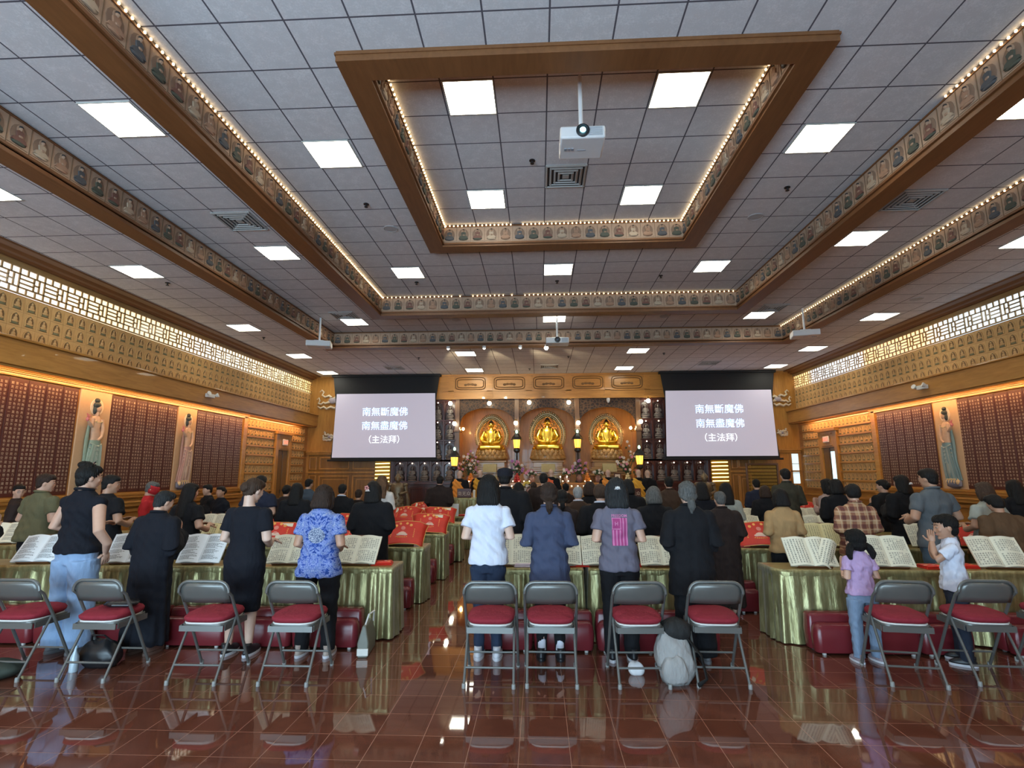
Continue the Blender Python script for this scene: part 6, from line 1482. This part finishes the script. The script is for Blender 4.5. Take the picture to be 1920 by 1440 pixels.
def blue_pattern():
    t = NT('blue paisley print'); X, Y, Z = t.xyz(); ax = t.math('ABSOLUTE', X); cb = t.n('CombineXYZ'); t.set(cb.inputs[0], ax); t.set(cb.inputs[1], t.math('MULTIPLY', Y, .5)); t.set(cb.inputs[2], Z)
    n = t.noise(cb.outputs[0], 9, 3, .6, distortion=2.2); n2 = t.noise(cb.outputs[0], 34, 4, .8, distortion=1.5)
    f = t.math('ADD', t.math('MULTIPLY', n, .62), t.math('MULTIPLY', n2, .38))
    c = t.ramp(f, [(.36, (.010, .022, .10)), (.45, (.025, .075, .34)), (.50, (.30, .35, .60)), (.54, (.035, .10, .33)), (.60, (.36, .40, .58)), (.68, (.06, .09, .15))])
    # round medallion between the shoulder blades
    d = t.math('SQRT', t.math('ADD', t.math('POWER', t.math('DIVIDE', X, .085), 2), t.math('POWER', t.math('DIVIDE', t.math('SUBTRACT', Z, 1.16), .075), 2)))
    v = t.n('TexVoronoi', feature='DISTANCE_TO_EDGE'); t.set(v.inputs['Vector'], t.coord()); v.inputs['Scale'].default_value = 55
    med = t.mix(t.math('LESS_THAN', v.outputs['Distance'], .12), (.38, .42, .52, 1), (.10, .13, .22, 1)); c = t.mix(t.math('LESS_THAN', d, 1.0), c, med)
    return t.done(c, .8, 0, .2)
def plaid():
    t = NT('plaid flannel'); X, Y, Z = t.xyz()
    def band(v, T, w, o=0): q = t.math('FRACT', t.math('ADD', t.math('DIVIDE', v, T), 10+o)); return t.math('LESS_THAN', q, w)
    a = band(X, .11, .45); b = band(Z, .11, .45); a2 = band(X, .11, .07, .2); b2 = band(Z, .11, .07, .2)
    s = t.math('ADD', a, b); c = t.ramp(t.math('DIVIDE', s, 2), [(0, (.46, .27, .15)), (.5, (.27, .12, .075)), (1, (.15, .055, .045))]); c = t.mix(t.math('MAXIMUM', a2, b2), c, (.55, .40, .26, 1)); return t.done(c, .85, 0, .2)
BLUEP = blue_pattern(); PLAID = plaid()
# ================= front row
SQ = 1.0/1.0
p, g_, h_ = person('tall woman with black updo, black sleeveless top and light blue wide jeans', -4.531, 5.20, 1.762, 'vest', C['ink'], 'wide', C['light jeans'], 'updo', 'black', 'a', 'hip', 'elbow', rz=-.12, w=1.12, hem=.86, turn=-.5, nod=.1, detail=True, shoe=SHG, sole=SHG, collar=True, stance=.10)
p, g_, h_ = person('older person with short grey hair in a long dark navy robe, far left group', -3.769, 5.20, 1.515, 'robe', C['ink'], hair='short', hc='charcoal', rz=-.1, w=1.18, turn=-.4, nod=.3, lean=.03, detail=True, shoe=plain('sandal', (.14, .08, .06), .5), collar=True)
p, g_, h_ = person('woman with brown hair bun in a black knee length dress and black white-soled shoes', -2.835, 5.20, 1.629, 'dress', C['ink'], None, None, 'bun', 'brown', 'c', 'read', rz=-.05, w=1.10, hem=.40, turn=-.35, nod=.35, detail=True, shoe=SHB, sole=SHW, stance=.10)
p, g_, h_ = person('woman with black bob, blue and white patterned tee and black trousers', -2.109, 5.20, 1.557, 'tee', BLUEP, 'trousers', C['black'], 'bob', 'dark brown', 'b', 'read', w=1.12, hem=.76, detail=True, shoe=SHT, sole=SHW, stance=.13, belly=.01, nod=.2)
p, g_, h_ = person('woman with long black bob, plain white tee, navy jeans and white sneakers', -0.487, 5.20, 1.650, 'tee', C['white'], 'slim', C['jeans'], 'longbob', 'black', 'c', 'pray', w=1.03, hem=.84, detail=True, shoe=SHW, sole=SHW, stance=.08)
p, g_, h_ = person('woman with low brown ponytail in a long denim blue collared shirt', 0.091, 5.20, 1.579, 'shirt', C['denim shirt'], 'slim', C['black'], 'lowpony', 'dark brown', 'c', 'pray', w=1.08, hem=.66, detail=True, shoe=SHB, sock=SOCK, collar=True, stance=.085)
p, g_, h_ = person('woman with black bob and hair clip in grey tee with pink flag print', 0.737, 5.20, 1.619, 'tee', C['tee grey'], 'trousers', C['black'], 'longbob', 'charcoal', 'a', 'pray', w=1.06, hem=.80, detail=True, shoe=SHB, sole=SHW, stance=.09)
clip(p, h_, -.005, .03, plain('clip silver', (.6, .6, .62), .3, .5), y=-.118)
PK = [plain('print magenta', (.36, .045, .17), .8), plain('print pink', (.55, .18, .34), .8)]
fm = MB()
def rectm(x0, x1, z0, z1, mi, d=0):
    nx, nz = max(1, int((x1-x0)/.012)), max(1, int((z1-z0)/.012)); V = [(x0+(x1-x0)*i/nx, d, z0+(z1-z0)*j/nz) for j in range(nz+1) for i in range(nx+1)]
    fm.add(V, [(j*(nx+1)+i, j*(nx+1)+i+1, (j+1)*(nx+1)+i+1, (j+1)*(nx+1)+i) for j in range(nz) for i in range(nx)], mi)
rectm(-.072, .072, 1.035, 1.285, 0)
for k in range(5): rectm(-.066+k*.031, -.066+k*.031+.012, 1.035, 1.175 if k < 2.5 else 1.285, 1, .0015)
for a in ((-.072, .012, 1.279, 1.287), (-.072, .012, 1.180, 1.188), (-.072, -.064, 1.18, 1.287), (.004, .012, 1.18, 1.287), (-.045, -.037, 1.215, 1.25), (-.022, -.014, 1.215, 1.25), (-.045, -.014, 1.229, 1.237)): rectm(*a, 1, .002)
drape(g_, fm, 'printed_flag', PK, p)
tx = text_mb('FREEDOM', .036, bold=.0006); V, F, _ = tx.arrays(); q = MB(); q.add(np.stack([V[:, 0]*.92, np.zeros(len(V)), V[:, 1]+1.305], 1), F); drape(g_, q, 'printed_lettering', PK[1], p)
p, g_, h_ = person('woman with grey ponytail in a long black coat over wide black trousers', 1.402, 5.20, 1.589, 'coat', C['black'], 'wide', C['black'], 'lowpony', 'grey', 'c', 'pray', w=1.14, detail=True, shoe=SHG, collar=True, stance=.075)
p, g_, h_ = person('little girl with black pigtails, lilac tee and light jeans', 2.923, 5.24, 1.113, 'tee', C['lilac'], 'trousers', C['kid jeans'], 'pigtails', 'black', 'a', 'pray', rz=.15, w=1.05, hem=.86, detail=True, kid=1.36, shoe=PURP, sole=SHW, stance=.125, sleeve='short')
p, g_, h_ = person('boy in profile with black hair and white tee, hands pressed before his mouth', 3.750, 5.24, 1.256, 'tee', C['white'], 'trousers', C['dark jeans'], 'short', 'black', 'b', 'mouth', rz=1.1, w=1.02, hem=.82, detail=True, kid=1.28, shoe=SHB, sole=SHW, stance=.11, turn=.25)
p, g_, h_ = person('dark robed person cut off by the left picture edge', -5.782, 5.20, 1.597, 'robe', C['black'], hair='bun', hc='black', w=1.15, rz=-.2, detail=True)
# ================= second row and beyond
def P_(label, x, y, ztop, top, mat, **kw):
    kw.setdefault('w', 1.08); return person(label, x, y, ztop*1.0, top, mat, **kw)
P_('man in olive green shirt and black trousers, head turned to the right', -6.32, 6.60, 1.68, 'shirt', C['olive'], legs='trousers', legmat=C['black'], sleeve='short', hair='short', hc='dark brown', skin='a', w=1.3, belly=.05, turn=-.7, pose='elbow', rz=-.25, hem=.84, collar=True)
P_('man in black tee with short black hair behind the tall vest woman', -5.45, 6.60, 1.66, 'tee', C['black'], legs='trousers', legmat=C['black'], hair='short', skin='b', w=1.22, belly=.03, turn=-.8, pose='elbow', rz=-.3, hem=.80)
P_('dark clothed woman with glasses facing right at the left edge', -7.95, 7.90, 1.52, 'robe', C['brownblack'], hair='bun', skin='a', turn=-1.2, rz=-.9)
gl = MB()
for q in (-1, 1): gl.tube([(q*.031+.02*math.cos(a), .096, .008+.017*math.sin(a)) for a in [2*PI*i/14 for i in range(14)]], .0022, 5, closed=True)
gt = [o for o in bpy.data.objects if o.get('label', '').startswith('dark clothed woman with glasses')][0]
V, F, _ = gl.arrays(); M_ = Euler((-.15, 0, -1.2)).to_matrix(); pv = np.array([0, -.01, -.08]); V = (V-pv) @ np.array(M_).T+pv+np.array((0, .012, 1.535)); q = MB(); q.add(V, F); q.obj('glasses', DARK, gt, smooth=180)
P_('elderly person in red top with red head scarf and green trousers, turned right', -5.95, 8.00, 1.56, 'shirt', C['red'], sleeve='elbow', legs='wide', legmat=C['green'], hair='crop', hc='grey', skin='a', w=1.05, rz=-1.1, pose='read', nod=.3)
rs = [o for o in bpy.data.objects if o.get('label', '').startswith('elderly person in red')][0]
m = MB(); m.loft([(0, .02, -.075, .066, .078), (0, .015, -.03, .080, .092), (0, .008, .02, .084, .096), (0, 0, .05, .083, .096)], 20); V, F, _ = m.arrays(); M_ = Euler((-.3, 0, 0)).to_matrix(); V = (V-pv) @ np.array(M_).T+pv+np.array((0, .012, 1.535)); q = MB(); q.add(V, F); q.obj('head_scarf', C['red'], rs, smooth=180)
P_('woman with long thick black hair in black tee and black jeans', -4.46, 6.70, 1.55, 'tee', C['black'], legs='trousers', legmat=C['dark jeans'], hair='verylong', w=1.2, pose='elbow', turn=-.3, rz=-.3, hem=.90, belly=.02)
P_('bespectacled woman peeking out right of the long black hair', -6.28, 10.0, 1.47, 'robe', C['black'], hair='short', skin='a', rz=PI-.6, pose='pray')
P_('smiling woman in dark tee facing the viewer by the left wall', -5.68, 9.42, 1.45, 'tee', C['ink'], legs='trousers', legmat=C['black'], hair='bun', skin='b', rz=PI-.35, pose='read', nod=.05, turn=.25)
P_('man in navy tee behind the bun haired woman', -4.33, 8.20, 1.64, 'tee', C['navy'], legs='trousers', legmat=C['black'], hair='short', w=1.25, skin='a')
P_('dark brown robed woman with hair bun beside the long black hair', -4.62, 9.70, 1.46, 'robe', C['brownblack'], hair='bun', w=1.15)
P_('black robed woman with long black hair left of the blue tee woman', -3.75, 8.20, 1.52, 'robe', C['black'], hair='long', w=1.2)
P_('man in blue grey tee with short black hair before the left cupboards', -5.00, 11.50, 1.55, 'tee', C['grey blue'], legs='trousers', legmat=C['dark jeans'], hair='short', w=1.15, turn=-.4)
P_('man in black robe with short black hair right of the blue tee woman', -3.50, 9.48, 1.48, 'robe', C['black'], hair='short', w=1.12, collar=C['white'])
p, g_, h_ = P_('woman in black robe with flower hair clip at the left aisle', -2.08, 6.70, 1.57, 'robe', C['black'], hair='longbob', hc='black', w=1.22, collar=True, turn=.1)
clip(p, h_, -.04, .01, plain('clip white', (.72, .66, .62), .4), y=-.12)
m = MB()
for k in range(5): a = 2*PI*k/5; m.ell((h_[0]-.05+.02*math.cos(a), h_[1]-.125, h_[2]+.035+.02*math.sin(a)), (.014, .006, .014), 8, 6)
m.obj('hair_flower', plain('clip flower', (.55, .22, .20), .5), p, smooth=180)
P_('woman with long wavy brown hair in a white sweater', -2.78, 9.42, 1.63, 'shirt', C['sweater'], legs='trousers', legmat=C['black'], hair='wavy', hc='chestnut', w=1.08, turn=-.1)
P_('small dark haired child beside the flower clip woman', -3.38, 10.00, 1.37, 'robe', C['brownblack'], hair='short', hc='dark brown')
P_('man in dark brown robe with short black hair facing the altar, left of centre', -2.19, 11.85, 1.61, 'robe', C['brownblack'], hair='short', w=1.3, collar=True)
P_('large man in black cap and wide black robe', -0.43, 6.78, 1.72, 'robe', C['black'], hair='cap', w=1.38, skin='a', collar=True, turn=-.1)
P_('black haired woman in black robe right of the man with cap', -0.360, 9.46, 1.50, 'robe', C['black'], hair='longbob', w=1.1)
P_('man with black hair in dark brown robe behind the ponytail woman', 0.085, 10.05, 1.66, 'robe', C['brownblack'], hair='short', w=1.3)
P_('small dark robed person left of the tall brown robed man', -0.12, 11.85, 1.46, 'robe', C['brownblack'], hair='bun', hc='dark brown')
P_('black robed woman right behind the denim shirt woman', 0.288, 6.90, 1.46, 'robe', C['brownblack'], hair='pony', hc='black', w=1.1)
P_('black haired woman in dark robe left of the silver haired one', 0.56, 11.40, 1.45, 'robe', C['brownblack'], hair='short')
P_('silver haired person in dark brown pleated robe, centre block', 0.565, 7.95, 1.47, 'robe', C['brown'], hair='short', hc='light grey', w=1.15, collar=C['white'])
P_('dark brown haired person in black robe right of the silver haired one', 0.785, 8.43, 1.53, 'robe', C['black'], hair='bob', hc='dark brown', w=1.2) 
P_('brown haired person in black robe left behind the flag tee woman', 0.735, 6.58, 1.53, 'robe', C['black'], hair='bowl', hc='brown', w=1.25, collar=C['white'])
P_('black robed person right behind the flag tee woman', 1.33, 8.20, 1.57, 'robe', C['black'], hair='bob', w=1.2)
P_('woman with short wavy grey hair and pale necklace in black robe', 1.42, 6.80, 1.50, 'robe', C['black'], hair='bob', hc='grey', w=1.18, collar=C['white'], skin='c')
P_('man in dark brown robe with cropped black hair, right of the grey haired woman', 2.32, 9.80, 1.59, 'robe', C['brown'], hair='short', w=1.3, collar=True)
P_('black haired woman in black robe right behind the grey ponytail', 2.350, 7.97, 1.53, 'robe', C['ink'], hair='longbob', w=1.15)
P_('balding grey haired man in dark brown robe at the centre aisle', 2.24, 6.85, 1.44, 'robe', C['brownblack'], hair='crop', hc='grey', w=1.25, collar=True)
P_('woman with long black hair in pale grey top past the balding man', 2.860, 8.45, 1.51, 'shirt', C['light grey'], legs='trousers', legmat=C['black'], hair='long', w=1.1)
P_('man with glasses and black hair in dark navy jacket by the tablet cabinet', 4.52, 11.50, 1.52, 'robe', C['navy'], hair='short', w=1.15)
P_('brown haired person in black robe left behind the tan sweater', 3.84, 9.42, 1.44, 'robe', C['black'], hair='bob', hc='dark brown', w=1.2)
P_('woman with dark bob in a tan sweater and black trousers', 2.92, 6.72, 1.47, 'shirt', C['camel'], legs='trousers', legmat=C['black'], hair='bob', hc='black', w=1.10, hem=.82)
P_('tall man in dark olive jacket before the tablet cabinet', 4.46, 10.00, 1.73, 'shirt', C['dark olive'], legs='trousers', legmat=C['black'], hair='short', w=1.2, hem=.72, collar=True)
P_('woman with black bob in pale pink grey top near the right door', 4.92, 9.50, 1.55, 'shirt', C['pinkgrey'], legs='trousers', legmat=C['black'], hair='longbob', rz=.35, w=1.02)
P_('woman in black with black hair left behind the plaid shirt', 4.48, 8.40, 1.56, 'robe', C['black'], hair='bob', w=1.15, turn=.4)
P_('person with short black hair in a brown plaid flannel shirt', 3.82, 6.80, 1.52, 'shirt', PLAID, legs='trousers', legmat=C['black'], hair='bowl', hc='black', w=1.22, hem=.74, collar=True, belly=.02)
P_('black robed person with hair bun by the right wall, left of the pair', 5.80, 9.42, 1.54, 'robe', C['black'], hair='bun', w=1.15, turn=.5, rz=.2)
p, g_, h_ = P_('black robed woman with white hair clip by the right wall', 5.32, 8.20, 1.62, 'robe', C['black'], hair='longbob', w=1.25, turn=.3, rz=.15)
clip(p, h_, .04, .0, MATS['clip white'], y=-.118)
P_('tall man in slate grey short sleeved shirt and jeans', 4.74, 6.80, 1.71, 'shirt', C['slate'], sleeve='short', legs='trousers', legmat=C['grey jeans'], hair='short', hc='black', skin='b', w=1.22, hem=.76, collar=True, turn=.4, pose='elbow', rz=.15)
P_('brown haired woman in light grey tee at the right', 5.460, 6.92, 1.54, 'tee', C['light grey'], legs='trousers', legmat=C['dark jeans'], hair='bob', hc='brown', skin='b', w=1.15, belly=.03, pose='elbow', rz=.2, hem=.84)
P_('person in brown shirt with black hair at the lower right edge', 5.21, 6.38, 1.43, 'shirt', C['rust'], legs='trousers', legmat=C['black'], hair='bowl', hc='black', skin='b', w=1.35, lean=.08, turn=.3, belly=.04)
P_('person with big black hair in black shirt at the right edge', 6.72, 8.00, 1.55, 'shirt', C['black'], legs='trousers', legmat=C['black'], hair='long', w=1.3)
# monks at the altar
SAF = [plain('saffron cloth', (.85, .30, .04), .7, 0, .12, 6), plain('amber cloth', (.72, .36, .03), .7, 0, .12, 6), plain('vermilion cloth', (.80, .13, .04), .7, 0, .12, 6)]
def monk(label, x, y, H, mat, sd):
    t, go, h = person(label, x, y, H, 'monk', C['black'], hair='shaved', skin='c', w=1.1)
    g = MB(); g.loft([(-.01, -.005, .42, .225, .185), (-.01, -.005, .80, .222, .175), (-.02, -.005, 1.05, .220, .165), (-.035, -.005, 1.24, .200, .150), (-.06, -.008, 1.345, .155, .110), (-.09, -.012, 1.40, .06, .06)], 30)
    me = remesh(g, .0125, 3, lambda c: .009*np.sin((c[:, 0]*.8+c[:, 2])*46+np.sin(c[:, 0]*9)*1.5)); me.materials.append(mat); link('outer_robe', me, t)
monk('monk in orange outer robe at the left end of the altar', -2.36, 16.0, 1.74, SAF[0], 1); monk('monk in amber outer robe left of the large man with cap', -1.86, 17.0, 1.76, SAF[1], 2); monk('head monk in vermilion robe before the centre Buddha', .38, 17.0, 1.78, SAF[2], 3)
monk('monk in orange outer robe before the right Buddha', 2.16, 17.0, 1.76, SAF[0], 4); monk('monk in amber yellow robe at the right end of the altar', 2.92, 16.0, 1.76, SAF[1], 5)
P_('dark robed attendant beside the rightmost monk', 3.30, 16.60, 1.74, 'robe', C['black'], hair='shaved', skin='c', w=1.1)
for o in bpy.data.objects:
    if '_g' in o: del o['_g']
